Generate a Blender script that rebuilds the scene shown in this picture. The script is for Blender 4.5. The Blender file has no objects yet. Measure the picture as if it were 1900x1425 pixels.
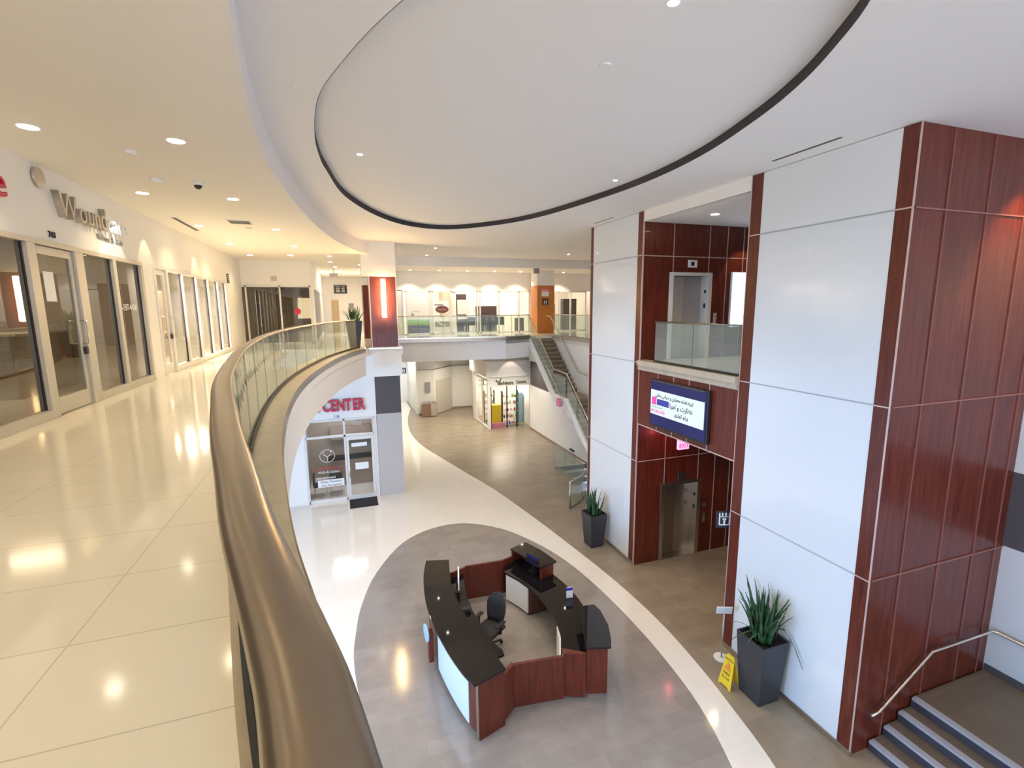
import bpy, bmesh, math, random
from mathutils import Vector, Matrix
random.seed(7)
SC = bpy.context.scene
COL = SC.collection

# ------------------------------------------------------------------ camera
FPX, YAW, PITCH, ROLL = 899.1, 0.33182, 0.157188, 0.0082765
EYE = Vector((0, 0, 1.42))
_f = Vector((math.sin(YAW)*math.cos(PITCH), math.cos(YAW)*math.cos(PITCH), -math.sin(PITCH)))
_r = Vector((math.cos(YAW), -math.sin(YAW), 0))
_d = _f.cross(_r)
_r2 = _r*math.cos(ROLL) + _d*math.sin(ROLL)
_d2 = -_r*math.sin(ROLL) + _d*math.cos(ROLL)
cd = bpy.data.cameras.new('camera'); cam = bpy.data.objects.new('camera', cd); COL.objects.link(cam)
cd.sensor_fit = 'HORIZONTAL'; cd.sensor_width = 36; cd.lens = 36*FPX/1900; cd.clip_start = 0.03; cd.clip_end = 200
m3 = Matrix((_r2, -_d2, -_f)).transposed()
cam.matrix_world = Matrix.Translation(EYE) @ m3.to_4x4()
SC.camera = cam

# ------------------------------------------------------------------ view + world
SC.view_settings.view_transform = 'Standard'; SC.view_settings.look = 'None'
SC.view_settings.gamma = 1; SC.view_settings.use_curve_mapping = False
SC.view_settings.exposure = 0.90
W = bpy.data.worlds.new('world'); SC.world = W; W.use_nodes = True
W.node_tree.nodes['Background'].inputs[0].default_value = (0.62, 0.74, 1.0, 1)
W.node_tree.nodes['Background'].inputs[1].default_value = 0.8
SC.cycles.max_bounces = 8; SC.cycles.diffuse_bounces = 5; SC.cycles.glossy_bounces = 4
SC.cycles.transparent_max_bounces = 16; SC.cycles.sample_clamp_indirect = 4.0
SC.cycles.caustics_reflective = False; SC.cycles.caustics_refractive = False
SC.cycles.use_denoising = True

WARM = (1.0, 0.76, 0.43); NEUT = (1.0, 0.86, 0.71); COOL = (0.60, 0.74, 1.0)
def area(name, loc, target, sx, sy, power, col):
    l = bpy.data.lights.new(name, 'AREA'); l.shape = 'RECTANGLE'; l.size = sx; l.size_y = sy
    l.energy = power; l.color = col
    o = bpy.data.objects.new(name, l); COL.objects.link(o); o.location = loc
    o.rotation_euler = (Vector(target)-Vector(loc)).to_track_quat('-Z', 'Y').to_euler()
    return o
# daylight through the entrance glazing behind the viewer (lower storey)
area('daylight_entrance', (-9.0, 5.5, -3.4), (4.6, 6.5, -3.6), 10.0, 3.6, 840, (.36, .58, 1.0))
area('daylight_south', (2.6, -8.8, -3.2), (4.6, 6, -3.4), 9.0, 4.6, 260, (.55, .70, 1.0))
area('atrium_ceiling_fill', (3.6, -8.8, 1.4), (5.5, 6, 0.0), 8.0, 3.4, 360, (.90, .90, 1.0))  # added soft fill high behind the viewer, brightens the atrium ceiling

area('corridor_ceiling_fill', (-3.55, -3.6, 1.5), (-.4, -1.0, 3.3), 4.0, 2.0, 130, WARM)  # added warm fill out of view, lifts the corridor ceiling
ZL = -5.78      # lower floor
ZC = 3.35       # corridor ceiling
ZR = 3.78       # atrium ceiling

# ------------------------------------------------------------------ materials
def mat(name, col, rough=0.5, metal=0.0, emis=None, estr=0, spec=0.5, coat=0, bump=None):
    m = bpy.data.materials.new(name); m.use_nodes = True
    b = m.node_tree.nodes['Principled BSDF']
    b.inputs['Base Color'].default_value = (*col, 1); b.inputs['Roughness'].default_value = rough
    b.inputs['Metallic'].default_value = metal; b.inputs['Specular IOR Level'].default_value = spec
    b.inputs['Coat Weight'].default_value = coat; b.inputs['Coat Roughness'].default_value = 0.04
    if emis:
        b.inputs['Emission Color'].default_value = (*emis, 1); b.inputs['Emission Strength'].default_value = estr
    return m
def noisy(m, c1, c2, scale=(1, 1, 1), nscale=3, detail=4, lo=.35, hi=.65, rough=None):
    nt = m.node_tree; b = nt.nodes['Principled BSDF']
    tc = nt.nodes.new('ShaderNodeTexCoord'); mp = nt.nodes.new('ShaderNodeMapping')
    mp.inputs['Scale'].default_value = scale
    n = nt.nodes.new('ShaderNodeTexNoise'); n.inputs['Scale'].default_value = nscale; n.inputs['Detail'].default_value = detail
    r = nt.nodes.new('ShaderNodeValToRGB'); r.color_ramp.elements[0].position = lo; r.color_ramp.elements[1].position = hi
    r.color_ramp.elements[0].color = (*c1, 1); r.color_ramp.elements[1].color = (*c2, 1)
    nt.links.new(tc.outputs['Object'], mp.inputs[0]); nt.links.new(mp.outputs[0], n.inputs['Vector'])
    nt.links.new(n.outputs['Fac'], r.inputs[0]); nt.links.new(r.outputs[0], b.inputs['Base Color'])
    return m
def tiles(m, c1, c2, mortar, w, h, msize=0.004, off=0.0, nz=0.0):
    nt = m.node_tree; b = nt.nodes['Principled BSDF']
    tc = nt.nodes.new('ShaderNodeTexCoord'); br = nt.nodes.new('ShaderNodeTexBrick')
    br.offset = off; br.inputs['Scale'].default_value = 1; br.inputs['Brick Width'].default_value = w
    br.inputs['Row Height'].default_value = h; br.inputs['Mortar Size'].default_value = msize
    br.inputs['Mortar Smooth'].default_value = 0.3
    br.inputs['Color1'].default_value = (*c1, 1); br.inputs['Color2'].default_value = (*c2, 1)
    br.inputs['Mortar'].default_value = (*mortar, 1)
    nt.links.new(tc.outputs['Object'], br.inputs['Vector'])
    out = br.outputs['Color']
    if nz:
        n = nt.nodes.new('ShaderNodeTexNoise'); n.inputs['Scale'].default_value = 2.2; n.inputs['Detail'].default_value = 5
        nt.links.new(tc.outputs['Object'], n.inputs['Vector'])
        mx = nt.nodes.new('ShaderNodeMix'); mx.data_type = 'RGBA'; mx.blend_type = 'MULTIPLY'; mx.inputs[0].default_value = nz
        nt.links.new(out, mx.inputs[6]); nt.links.new(n.outputs['Color'], mx.inputs[7])
        hs = nt.nodes.new('ShaderNodeHueSaturation'); hs.inputs['Saturation'].default_value = 0
        nt.links.new(n.outputs['Color'], hs.inputs['Color']); nt.links.new(hs.outputs[0], mx.inputs[7])
        out = mx.outputs[2]
    nt.links.new(out, b.inputs['Base Color'])
    return m
def glass(name, tint=(1, 1, 1), ior=1.45, rough=0.0, base=0.0, milk=None):
    m = bpy.data.materials.new(name); m.use_nodes = True; nt = m.node_tree; nt.nodes.clear()
    out = nt.nodes.new('ShaderNodeOutputMaterial'); t = nt.nodes.new('ShaderNodeBsdfTransparent')
    t.inputs[0].default_value = (*tint, 1)
    g = nt.nodes.new('ShaderNodeBsdfGlossy'); g.inputs['Roughness'].default_value = rough
    fr = nt.nodes.new('ShaderNodeFresnel'); fr.inputs['IOR'].default_value = ior
    ad = nt.nodes.new('ShaderNodeMath'); ad.operation = 'ADD'; ad.inputs[1].default_value = base; ad.use_clamp = True
    mx = nt.nodes.new('ShaderNodeMixShader')
    ge = nt.nodes.new('ShaderNodeNewGeometry'); sb = nt.nodes.new('ShaderNodeMath'); sb.operation = 'SUBTRACT'; sb.inputs[0].default_value = 1
    mu = nt.nodes.new('ShaderNodeMath'); mu.operation = 'MULTIPLY'
    nt.links.new(ge.outputs['Backfacing'], sb.inputs[1]); nt.links.new(fr.outputs[0], ad.inputs[0])
    nt.links.new(ad.outputs[0], mu.inputs[0]); nt.links.new(sb.outputs[0], mu.inputs[1]); nt.links.new(mu.outputs[0], mx.inputs[0])
    last = t
    if milk:
        d = nt.nodes.new('ShaderNodeBsdfDiffuse'); d.inputs[0].default_value = (*milk[0], 1)
        m2 = nt.nodes.new('ShaderNodeMixShader'); m2.inputs[0].default_value = milk[1]
        nt.links.new(t.outputs[0], m2.inputs[1]); nt.links.new(d.outputs[0], m2.inputs[2]); last = m2
    nt.links.new(last.outputs[0], mx.inputs[1]); nt.links.new(g.outputs[0], mx.inputs[2])
    nt.links.new(mx.outputs[0], out.inputs[0])
    return m
def wood(name, c1, c2, rough=0.28):
    m = mat(name, c1, rough+.08, coat=0.12, spec=.4)
    return noisy(m, c1, c2, (9, 9, 0.7), 2.2, 7, .3, .7)

M = {}
M['paint'] = mat('white_paint', (0.86, 0.835, 0.79), 0.7)
M['ceil'] = mat('ceiling_paint', (0.86, 0.83, 0.80), 0.8)
M['ceilw'] = mat('corridor_ceiling_paint', (0.88, 0.84, 0.76), 0.8)
M['reveal'] = mat('recess_shade_paint', (0.035, 0.03, 0.035), 0.7)  # shade inside the oval recess, put into the colour
M['tile_up'] = tiles(mat('cream_tile', (.7, .6, .4), 0.10, spec=.6), (.80, .755, .64), (.78, .735, .62), (.58, .54, .44), 1.2, 0.6, 0.004)
M['terr'] = tiles(mat('pale_terrazzo', (.7, .66, .6), 0.10, spec=.6), (.80, .76, .70), (.78, .745, .685), (.68, .64, .58), 0.6, 0.6, 0.003)
M['grey'] = tiles(mat('taupe_stone_tile', (.3, .27, .22), 0.27, spec=.5), (.35, .29, .215), (.305, .25, .185), (.27, .225, .17), 0.9, 0.3, 0.003, 0.5, 0.35)
M['oval'] = tiles(mat('grey_stone_tile', (.3, .28, .25), 0.12, spec=.6), (.36, .32, .29), (.315, .28, .255), (.27, .245, .225), 0.9, 0.3, 0.003, 0.5, 0.35)
M['wood'] = wood('mahogany_veneer', (0.078, 0.0115, 0.006), (0.15, 0.028, 0.012))
M['wood_lit'] = wood('lit_wood_veneer', (0.50, 0.17, 0.035), (0.62, 0.24, 0.06), 0.4)  # wood with the light falling on it put into the base colour
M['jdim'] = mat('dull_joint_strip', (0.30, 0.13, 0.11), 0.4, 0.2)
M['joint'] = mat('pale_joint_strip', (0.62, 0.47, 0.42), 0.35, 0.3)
M['panel'] = mat('white_glass_panel', (0.72, 0.76, 0.78), 0.16, spec=0.55, coat=0.6)
M['pjoint'] = mat('panel_joint', (0.40, 0.42, 0.44), 0.5)
M['char'] = mat('charcoal_paint', (0.085, 0.075, 0.08), 0.6)
M['stone'] = noisy(mat('tan_sill_stone', (.4, .34, .24), 0.3), (.42, .36, .26), (.50, .43, .32), (1, 1, 1), 5)
M['bronze'] = mat('brushed_bronze', (0.30, 0.245, 0.185), 0.27, 0.85)
M['steel'] = mat('brushed_steel', (0.60, 0.56, 0.50), 0.28, 1.0)
M['seam'] = mat('glass_seam', (0.12, 0.15, 0.11), 0.4)
M['chrome'] = mat('chrome', (0.85, 0.83, 0.8), 0.12, 1.0)
M['alu'] = mat('painted_aluminium', (0.56, 0.53, 0.46), 0.4, 0.25)
M['aluw'] = mat('white_aluminium', (0.74, 0.72, 0.68), 0.4, 0.1)
M['gask'] = mat('dark_gasket', (0.03, 0.025, 0.03), 0.6)
M['glassL'] = glass('shop_glass', (.62, .60, .56), 1.5, 0, 0.05)
M['glassG'] = glass('guard_glass', (.90, .95, .92), 1.35, 0, 0.0, ((.74, .82, .74), .13))
M['glassC'] = glass('clear_glass', (.93, .94, .93), 1.4)
M['gtop'] = mat('black_granite', (0.008, 0.007, 0.008), 0.035, spec=.42)
M['black'] = mat('black_plastic', (0.015, 0.015, 0.017), 0.45)
M['blackf'] = mat('black_fabric', (0.018, 0.018, 0.021), 0.8)
M['mat'] = mat('black_door_mat', (0.022, 0.021, 0.024), 0.95)
M['white'] = mat('white_plastic', (0.82, 0.82, 0.80), 0.4)
M['lit'] = mat('daylit_glow_acrylic', (0.55, 0.64, 0.70), 0.3, emis=(0.58, 0.80, 1.0), estr=0.06)  # faint blue glow stands in for daylight on the desk panel
M['lamp'] = mat('lamp_lens', (1, 1, 1), 0.5, emis=(1.0, 0.88, 0.66), estr=14)
M['lampn'] = mat('lamp_lens_neutral', (1, 1, 1), 0.5, emis=(1.0, 0.94, 0.86), estr=22)
M['sconce'] = mat('sconce_glass', (1, .9, .7), 0.5, emis=(1.0, 0.66, 0.28), estr=60)
M['bwin'] = mat('bright_light_panel', (1, 1, 1), 0.5, emis=(0.62, 0.72, 1.0), estr=4)
M['planter'] = mat('slate_planter', (0.028, 0.031, 0.038), 0.45)
M['soil'] = mat('dark_soil', (0.02, 0.015, 0.01), 0.95)
M['leaf'] = noisy(mat('leaf', (0.03, 0.09, 0.03), 0.4), (0.012, 0.045, 0.018), (0.05, 0.14, 0.045), (1, 1, 1), 9)
M['red'] = mat('red_letter', (0.55, 0.015, 0.05), 0.4)
M['redside'] = mat('dark_red_letter_side', (0.20, 0.008, 0.02), 0.4)
M['silver'] = mat('silver_letter', (0.48, 0.43, 0.36), 0.35, 0.5)
M['ink'] = mat('dark_ink', (0.02, 0.02, 0.035), 0.6)
M['blueink'] = mat('blue_ink', (0.03, 0.03, 0.32), 0.6)
M['greyink'] = mat('grey_ink', (0.30, 0.29, 0.28), 0.6)
M['green'] = mat('green_ink', (0.25, 0.50, 0.16), 0.6)
M['purple'] = mat('purple_ink', (0.10, 0.09, 0.22), 0.6)
M['olive'] = mat('olive_ink', (0.12, 0.13, 0.07), 0.6)
M['yellow'] = mat('yellow_plastic', (0.72, 0.52, 0.015), 0.45)
M['tan'] = mat('tan_panel', (0.36, 0.26, 0.19), 0.35, 0.2)
M['tand'] = mat('light_tan_door', (0.55, 0.40, 0.22), 0.5)
M['tread'] = tiles(mat('stair_tread_stone', (.25, .2, .15), 0.45), (.34, .28, .21), (.30, .245, .185), (.25, .2, .15), 0.9, 0.3, 0.003, .5, .4)
M['tread2'] = tiles(mat('dark_stair_stone', (.2, .16, .12), 0.5), (.21, .17, .12), (.18, .145, .105), (.15, .12, .09), 0.9, 0.3, 0.003, .5, .4)
M['riser'] = mat('dark_riser', (0.05, 0.045, 0.055), 0.6)
M['riser2'] = mat('tan_riser', (0.20, 0.15, 0.10), 0.6)
M['nosing'] = mat('pale_nosing_strip', (0.42, 0.44, 0.50), 0.5)
M['brown'] = wood('brown_cabinet', (0.10, 0.05, 0.03), (0.16, 0.08, 0.05), .5)
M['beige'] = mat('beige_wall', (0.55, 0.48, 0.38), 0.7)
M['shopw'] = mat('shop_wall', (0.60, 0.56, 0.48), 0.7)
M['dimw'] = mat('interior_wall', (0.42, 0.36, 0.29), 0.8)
M['pale'] = mat('pale_door', (0.66, 0.62, 0.52), 0.5)
M['scr'] = mat('screen_navy', (0.003, 0.003, 0.03), 0.2, emis=(0.03, 0.03, 0.18), estr=0.25)
M['scrw'] = mat('screen_white', (0.1, 0.1, 0.1), 0.3, emis=(0.80, 0.95, 1.0), estr=0.50)
M['scrblue'] = mat('screen_blue', (0.02, 0.02, 0.1), 0.3, emis=(0.04, 0.05, 0.32), estr=.5)
M['scrpink'] = mat('screen_pink', (0.2, 0.02, 0.1), 0.3, emis=(0.85, 0.08, 0.45), estr=.5)
M['scrink'] = mat('screen_ink', (0.0, 0.0, 0.01), 0.4)
M['exit'] = mat('exit_face', (.8, .4, .6), 0.4, emis=(1.0, 0.42, 0.72), estr=0.62)
M['exitr'] = mat('exit_letters', (.6, .0, .1), 0.4, emis=(0.75, 0.02, 0.22), estr=0.5)
M['pink'] = mat('pink_paper', (0.75, 0.25, 0.38), 0.6)
M['lblue'] = mat('pale_blue_plastic', (0.30, 0.50, 0.62), 0.2)
M['skin'] = mat('orange_print', (0.75, 0.22, 0.05), 0.6)

# ------------------------------------------------------------------ mesh helpers
def wloc(o):
    v = Vector((0, 0, 0))
    while o is not None:
        v += o.location; o = o.parent
    return v
class MB:
    def __init__(s): s.v = []; s.f = []; s.mi = []; s.sm = []; s.cur = 0; s.smooth = False
    def add(s, vs, fs):
        n = len(s.v); s.v += [Vector(p) for p in vs]
        for f in fs: s.f.append([n+i for i in f]); s.mi.append(s.cur); s.sm.append(s.smooth)
        return s
    def box(s, x0, x1, y0, y1, z0, z1):
        return s.add([(x0,y0,z0),(x1,y0,z0),(x1,y1,z0),(x0,y1,z0),(x0,y0,z1),(x1,y0,z1),(x1,y1,z1),(x0,y1,z1)],
            [(3,2,1,0),(4,5,6,7),(0,1,5,4),(1,2,6,5),(2,3,7,6),(3,0,4,7)])
    def obox(s, c, ax, ay, az, hx, hy, hz):
        c = Vector(c); ax = Vector(ax).normalized(); ay = Vector(ay).normalized(); az = Vector(az).normalized()
        P = [c + ax*hx*i + ay*hy*j + az*hz*k for k in (-1, 1) for i, j in ((-1,-1),(1,-1),(1,1),(-1,1))]
        return s.add(P, [(3,2,1,0),(4,5,6,7),(0,1,5,4),(1,2,6,5),(2,3,7,6),(3,0,4,7)])
    def bar(s, a, b, w, h=None, up=(0, 0, 1)):
        a = Vector(a); b = Vector(b); d = (b-a); L = d.length; d.normalize()
        up = Vector(up)
        if abs(d.dot(up)) > .99: up = Vector((0, 1, 0))
        sx = d.cross(up).normalized(); sz = sx.cross(d)
        return s.obox((a+b)/2, d, sx, sz, L/2, w/2, (h or w)/2)
    def quad(s, a, b, c, d, t=0.01):   # thin slab from a quad, thickness along its normal
        a, b, c, d = map(Vector, (a, b, c, d)); n = (b-a).cross(c-a).normalized()*t
        return s.add([a,b,c,d,a-n,b-n,c-n,d-n], [(0,1,2,3),(7,6,5,4),(0,4,5,1),(1,5,6,2),(2,6,7,3),(3,7,4,0)])
    def tube(s, pts, r, n=10, ry=None, cap=True):
        pts = [Vector(p) for p in pts]; ry = ry or r; base = len(s.v); sm = s.smooth; s.smooth = True
        vs = []
        for i, p in enumerate(pts):
            a = pts[max(i-1, 0)]; b = pts[min(i+1, len(pts)-1)]; d = (b-a).normalized()
            up = Vector((0, 0, 1)) if abs(d.z) < .95 else Vector((0, 1, 0))
            x = d.cross(up).normalized(); y = x.cross(d)
            for k in range(n):
                t = 2*math.pi*k/n; vs.append(p + x*math.cos(t)*r + y*math.sin(t)*ry)
        fs = [(i*n+k, i*n+(k+1) % n, (i+1)*n+(k+1) % n, (i+1)*n+k) for i in range(len(pts)-1) for k in range(n)]
        s.add(vs, fs)
        s.smooth = False
        if cap: s.f += [[base+k for k in range(n)][::-1], [base+(len(pts)-1)*n+k for k in range(n)]]; s.mi += [s.cur]*2; s.sm += [False]*2
        s.smooth = sm
        return s
    def cyl(s, c, r, z0, z1, n=24, r1=None):
        r1 = r if r1 is None else r1; b = len(s.v)
        vs = [(c[0]+r*math.cos(2*math.pi*k/n), c[1]+r*math.sin(2*math.pi*k/n), z0) for k in range(n)] + \
             [(c[0]+r1*math.cos(2*math.pi*k/n), c[1]+r1*math.sin(2*math.pi*k/n), z1) for k in range(n)]
        sm = s.smooth; s.smooth = True
        s.add(vs, [(k, (k+1) % n, n+(k+1) % n, n+k) for k in range(n)]); s.smooth = False
        s.f += [[b+k for k in range(n)][::-1], [b+n+k for k in range(n)]]; s.mi += [s.cur]*2; s.sm += [False]*2
        s.smooth = sm
        return s
    def prism(s, poly, z0, z1, holes=()):
        bm = bmesh.new(); loops = [poly]+list(holes)
        for lp in loops:
            vs = [bm.verts.new((x, y, 0)) for x, y in lp]
            for i in range(len(vs)): bm.edges.new((vs[i], vs[(i+1) % len(vs)]))
        bmesh.ops.triangle_fill(bm, edges=bm.edges[:], use_beauty=True, normal=(0, 0, 1))
        bm.verts.index_update()
        P = [v.co.copy() for v in bm.verts]; F = [[v.index for v in f.verts] for f in bm.faces]; bm.free()
        n = len(P)
        up = [f if sum((P[f[i]].x*P[f[(i+1) % 3]].y-P[f[(i+1) % 3]].x*P[f[i]].y) for i in range(3)) > 0 else f[::-1] for f in F]
        vs = [(p.x, p.y, z1) for p in P]+[(p.x, p.y, z0) for p in P]
        fs = up + [[n+i for i in f][::-1] for f in up]
        k = 0
        for lp in loops:
            m_ = len(lp)
            ar = sum(lp[i][0]*lp[(i+1) % m_][1]-lp[(i+1) % m_][0]*lp[i][1] for i in range(m_))
            ccw = (ar > 0) == (lp is poly)
            for i in range(m_):
                a, b = k+i, k+(i+1) % m_
                fs.append([a, n+a, n+b, b] if ccw else [b, n+b, n+a, a])
            k += m_
        return s.add(vs, fs)
    def wall(s, pts, t, z0, z1, closed=False):   # thick vertical band along a path (t to the left side)
        n = len(pts); o = offset(pts, t, closed)
        if closed: return s.prism(pts, z0, z1, [o])
        return s.prism(list(pts)+list(reversed(o)), z0, z1)
    def build(s, name, m, parent=None, bevel=0):
        me = bpy.data.meshes.new(name); off = wloc(parent) if parent else Vector((0, 0, 0))
        me.from_pydata([tuple(v-off) for v in s.v], [], s.f); me.update()
        ms = m if isinstance(m, (list, tuple)) else [m]
        for q in ms: me.materials.append(M[q] if isinstance(q, str) else q)
        for i, p in enumerate(me.polygons): p.material_index = min(s.mi[i], len(ms)-1); p.use_smooth = s.sm[i]
        o = bpy.data.objects.new(name, me); COL.objects.link(o); o.parent = parent
        if bevel:
            b = o.modifiers.new('bevel', 'BEVEL'); b.width = bevel; b.segments = 2; b.limit_method = 'ANGLE'
        return o
def offset(pts, t, closed=False):
    out = []; n = len(pts)
    for i in range(n):
        a = pts[(i-1) % n] if closed or i > 0 else pts[i]; b = pts[(i+1) % n] if closed or i < n-1 else pts[i]
        dx, dy = b[0]-a[0], b[1]-a[1]; L = math.hypot(dx, dy) or 1
        out.append((pts[i][0]-dy/L*t, pts[i][1]+dx/L*t))
    return out
def spline(P, k=6, closed=False):
    out = []; n = len(P)
    rng = range(n) if closed else range(n-1)
    g = (lambda i: P[i % n]) if closed else (lambda i: P[max(0, min(n-1, i))])
    for i in rng:
        p0, p1, p2, p3 = g(i-1), g(i), g(i+1), g(i+2)
        for j in range(k):
            t = j/k
            out.append(tuple(.5*(2*p1[a]+(-p0[a]+p2[a])*t+(2*p0[a]-5*p1[a]+4*p2[a]-p3[a])*t*t+(-p0[a]+3*p1[a]-3*p2[a]+p3[a])*t**3) for a in range(len(p1))))
    if not closed: out.append(tuple(P[-1]))
    return out
def thing(name, label, cat, loc=(0, 0, 0), group=None, rz=0):
    o = bpy.data.objects.new(name, None); COL.objects.link(o); o.location = loc; o.rotation_euler = (0, 0, rz)
    o.empty_display_size = .1
    o['label'] = label; o['category'] = cat
    if group: o['group'] = group
    return o
def tag(o, label, cat, group=None, kind=None):
    o['label'] = label; o['category'] = cat
    if group: o['group'] = group
    if kind: o['kind'] = kind
    return o
def struct(o, label=None, cat=None):
    o['kind'] = 'structure'
    if label: o['label'] = label
    if cat: o['category'] = cat
    return o
def sempty(name, loc, label, cat='window'):
    o = bpy.data.objects.new(name, None); COL.objects.link(o); o.location = loc; o['kind'] = 'structure'; o['label'] = label; o['category'] = cat
    return o
def copy_tree(o, parent=None):
    c = o.copy(); COL.objects.link(c); c.parent = parent
    for ch in list(o.children): copy_tree(ch, c)
    return c
def text(name, s, org, right, nrm, size, m, parent=None, ext=0.002, align='LEFT', up=(0, 0, 1), xs=1.0, side=None, bold=0):
    cu = bpy.data.curves.new(name, 'FONT'); cu.body = s; cu.size = size; cu.extrude = ext; cu.align_x = align; cu.resolution_u = 3; cu.offset = bold
    cu.space_character = 1.0
    t = bpy.data.objects.new(name, cu); COL.objects.link(t)
    bpy.context.view_layer.update()
    me = bpy.data.meshes.new_from_object(t.evaluated_get(bpy.context.evaluated_depsgraph_get()))
    bpy.data.objects.remove(t); me.name = name
    R = Vector(right).normalized(); N = Vector(nrm).normalized(); U = Vector(up).normalized()
    off = wloc(parent) if parent else Vector((0, 0, 0)); O = Vector(org)
    for v in me.vertices: v.co = O-off + R*v.co.x*xs + U*v.co.y + N*(v.co.z+ext)
    me.materials.clear(); me.materials.append(M[m])
    if side:
        me.materials.append(M[side])
        me.update()
        for p in me.polygons:
            if abs(p.normal.dot(N)) < .5: p.material_index = 1
    o = bpy.data.objects.new(name, me); COL.objects.link(o); o.parent = parent
    return o
def spot(parent, loc, col, power, ang=110, blend=.7, r=.05, tgt=None):
    l = bpy.data.lights.new('lamp_light', 'SPOT'); l.energy = power; l.color = col; l.spot_size = math.radians(ang); l.spot_blend = blend; l.shadow_soft_size = r
    o = bpy.data.objects.new('lamp_light', l); COL.objects.link(o); o.parent = parent; o.location = Vector(loc)-wloc(parent)
    if tgt: o.rotation_euler = (Vector(tgt)-Vector(loc)).to_track_quat('-Z', 'Y').to_euler()
    return o
ORD = ['nearest', 'second', 'third', 'fourth', 'fifth', 'sixth', 'seventh', 'eighth', 'ninth']

# ================================================================== LARGE STRUCTURE
# path of the atrium edge on the upper floor (centre line of the guard)
EDGE = spline([(.95,-3.2),(.55,-2.2),(.25,-1.2),(.06,-.4),(-.01,.2),(-.05,.45),(-.092,.62),(-.185,.95),(-.27,1.3),(-.38,1.75),(-.5,2.3),(-.645,3.0),
    (-.79,3.95),(-.97,5.4),(-1.09,7.0),(-1.13,8.5),(-1.09,10),(-.98,11.4),(-.78,13.0),(-.48,14.8),(-.05,16.5),(.40,17.85)], 5)
OUT = offset(EDGE, -0.29)       # outer face of the slab, towards the atrium
INN = offset(EDGE, 0.06)

# upper floor slab
poly = [(-9.5,-9)] + [(4.0,-9),(2.6,-5.5)] + OUT + [(0.85,18.45),(2.05,18.45),(2.05,20.3),(2.25,22.3),(7.2,21.75),(8.6,22.3),(9.85,22.3),(9.85,13.75),(14.5,13.75),(14.5,40),(-9.5,40)]
o = MB().prism(poly, -0.28, 0.0).build('floor_upper', 'tile_up'); struct(o, 'cream polished tile floor of the upper gallery', 'floor')
# lower floor: stone field, pale band, grey oval, in one plane
FIELD = spline([(4.26,35.0),(3.62,31.5),(3.35,28),(3.55,25.2),(4.14,22.5),(4.80,19.83),(5.35,17.6),(5.84,14.8),(6.13,12.8),(6.37,10.9),(6.48,9.5),(6.49,8.2),(6.39,7.0),(6.26,6.1),(6.03,4.9),(5.6,3.8),(4.9,2.7),(4.0,1.9),(2.6,1.3)], 6)
OVAL = spline([(-.2,9.5),(-.15,10.4),(.035,11.6),(.487,13.0),(1.35,14.45),(2.35,15.12),(3.45,15.15),(4.5,14.35),(5.19,13.13),(5.64,11.75),(5.85,10.2),(5.91,8.6),(5.86,7.37),(5.72,6.26),(5.375,5.1),(4.9,4.1),(4.2,3.2),(3.3,2.6),(2.5,2.6),(1.6,3.2),(.8,4.6),(.25,6.4),(-.08,8.2)], 4, True)
WHITE = [(-9,35.0)] + [(4.26,36.8)] + FIELD + [(-9,1.3)]
HOLE = [(8.75,13.9),(10.2,13.9),(10.2,19.3),(8.75,19.3)]
o = MB(); o.prism(WHITE, ZL-.2, ZL, [OVAL]); o.cur = 1; o.prism(OVAL, ZL-.2, ZL); o.cur = 2
GREY = [(4.26,36.8)] + FIELD + [(-9,1.3),(-9,-9),(14.5,-9),(14.5,40),(4.26,40)]
o.prism(GREY, ZL-.2, ZL, [HOLE]); o.cur = 0; o.box(-9, 4.26, 36.8, 40, ZL-.2, ZL); o.prism([(-9,35.0),(4.26,36.8),(-9,36.8)], ZL-.2, ZL)
o = o.build('floor', ['terr', 'oval', 'grey']); struct(o, 'polished lower floor, pale band around a grey oval', 'floor')

# corridor ceiling, atrium ceiling with oval opening, raised oval
RIM = spline([(.6,-4.5),(.2,-2.5),(-.1,-.8),(-.32,1.2),(-.5,3.0),(-.6,4.1),(-.69,5.0),(-.78,6.2),(-.82,7.7),(-.75,9.4),(-.62,11.2),(-.43,12.9),(-.15,14.8),(.2,16.4),(.62,17.8),(1.0,18.65)], 5)
cc = [(-9.5,-9),(.6,-9)] + RIM + [(1.0,23.2),(14.5,23.2),(14.5,40),(-9.5,40)]
o = MB().prism(cc, ZC, ZC+.12).build('ceiling_corridor', 'ceilw'); struct(o, 'cream painted corridor ceiling', 'ceiling')
COVE = spline([(-.22,7.6),(-.2,8.6),(-.12,9.4),(.2,11.4),(1.0,13.5),(2.0,14.85),(3.2,15.15),(4.37,14.0),(5.09,12.45),(5.52,10.25),(5.68,8.44),(5.56,6.8),(5.2,5.35),(4.85,4.4),(4.45,3.65),(4.0,3.0),(3.3,2.4),(2.5,2.25),(1.7,2.6),(1.05,3.3),(.5,4.4),(.16,5.3),(-.12,6.3)], 5, True)
rc = [(.6,-9)] + RIM + [(1.0,23.2),(14.5,23.2),(14.5,-9)]
o = MB().prism(rc, ZR, ZR+.05, [COVE]).build('ceiling_atrium', 'ceil'); struct(o, 'white atrium ceiling around the oval recess', 'ceiling')
e = MB(); e.wall(offset(RIM, -.006), 0.05, ZC-.002, ZR); e.box(1.0, 14.5, 23.19, 23.25, ZC-.002, ZR); e.box(.96,1.006,18.6,23.25,ZC-.002,ZR)
o = e.build('trim_1', 'ceil'); struct(o, 'curved white drop between the two ceilings', 'ceiling edge')
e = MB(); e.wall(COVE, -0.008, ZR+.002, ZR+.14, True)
o = e.build('trim_2', 'reveal'); struct(o, 'side face of the oval ceiling recess, painted dark for its shade', 'reveal')
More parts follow.
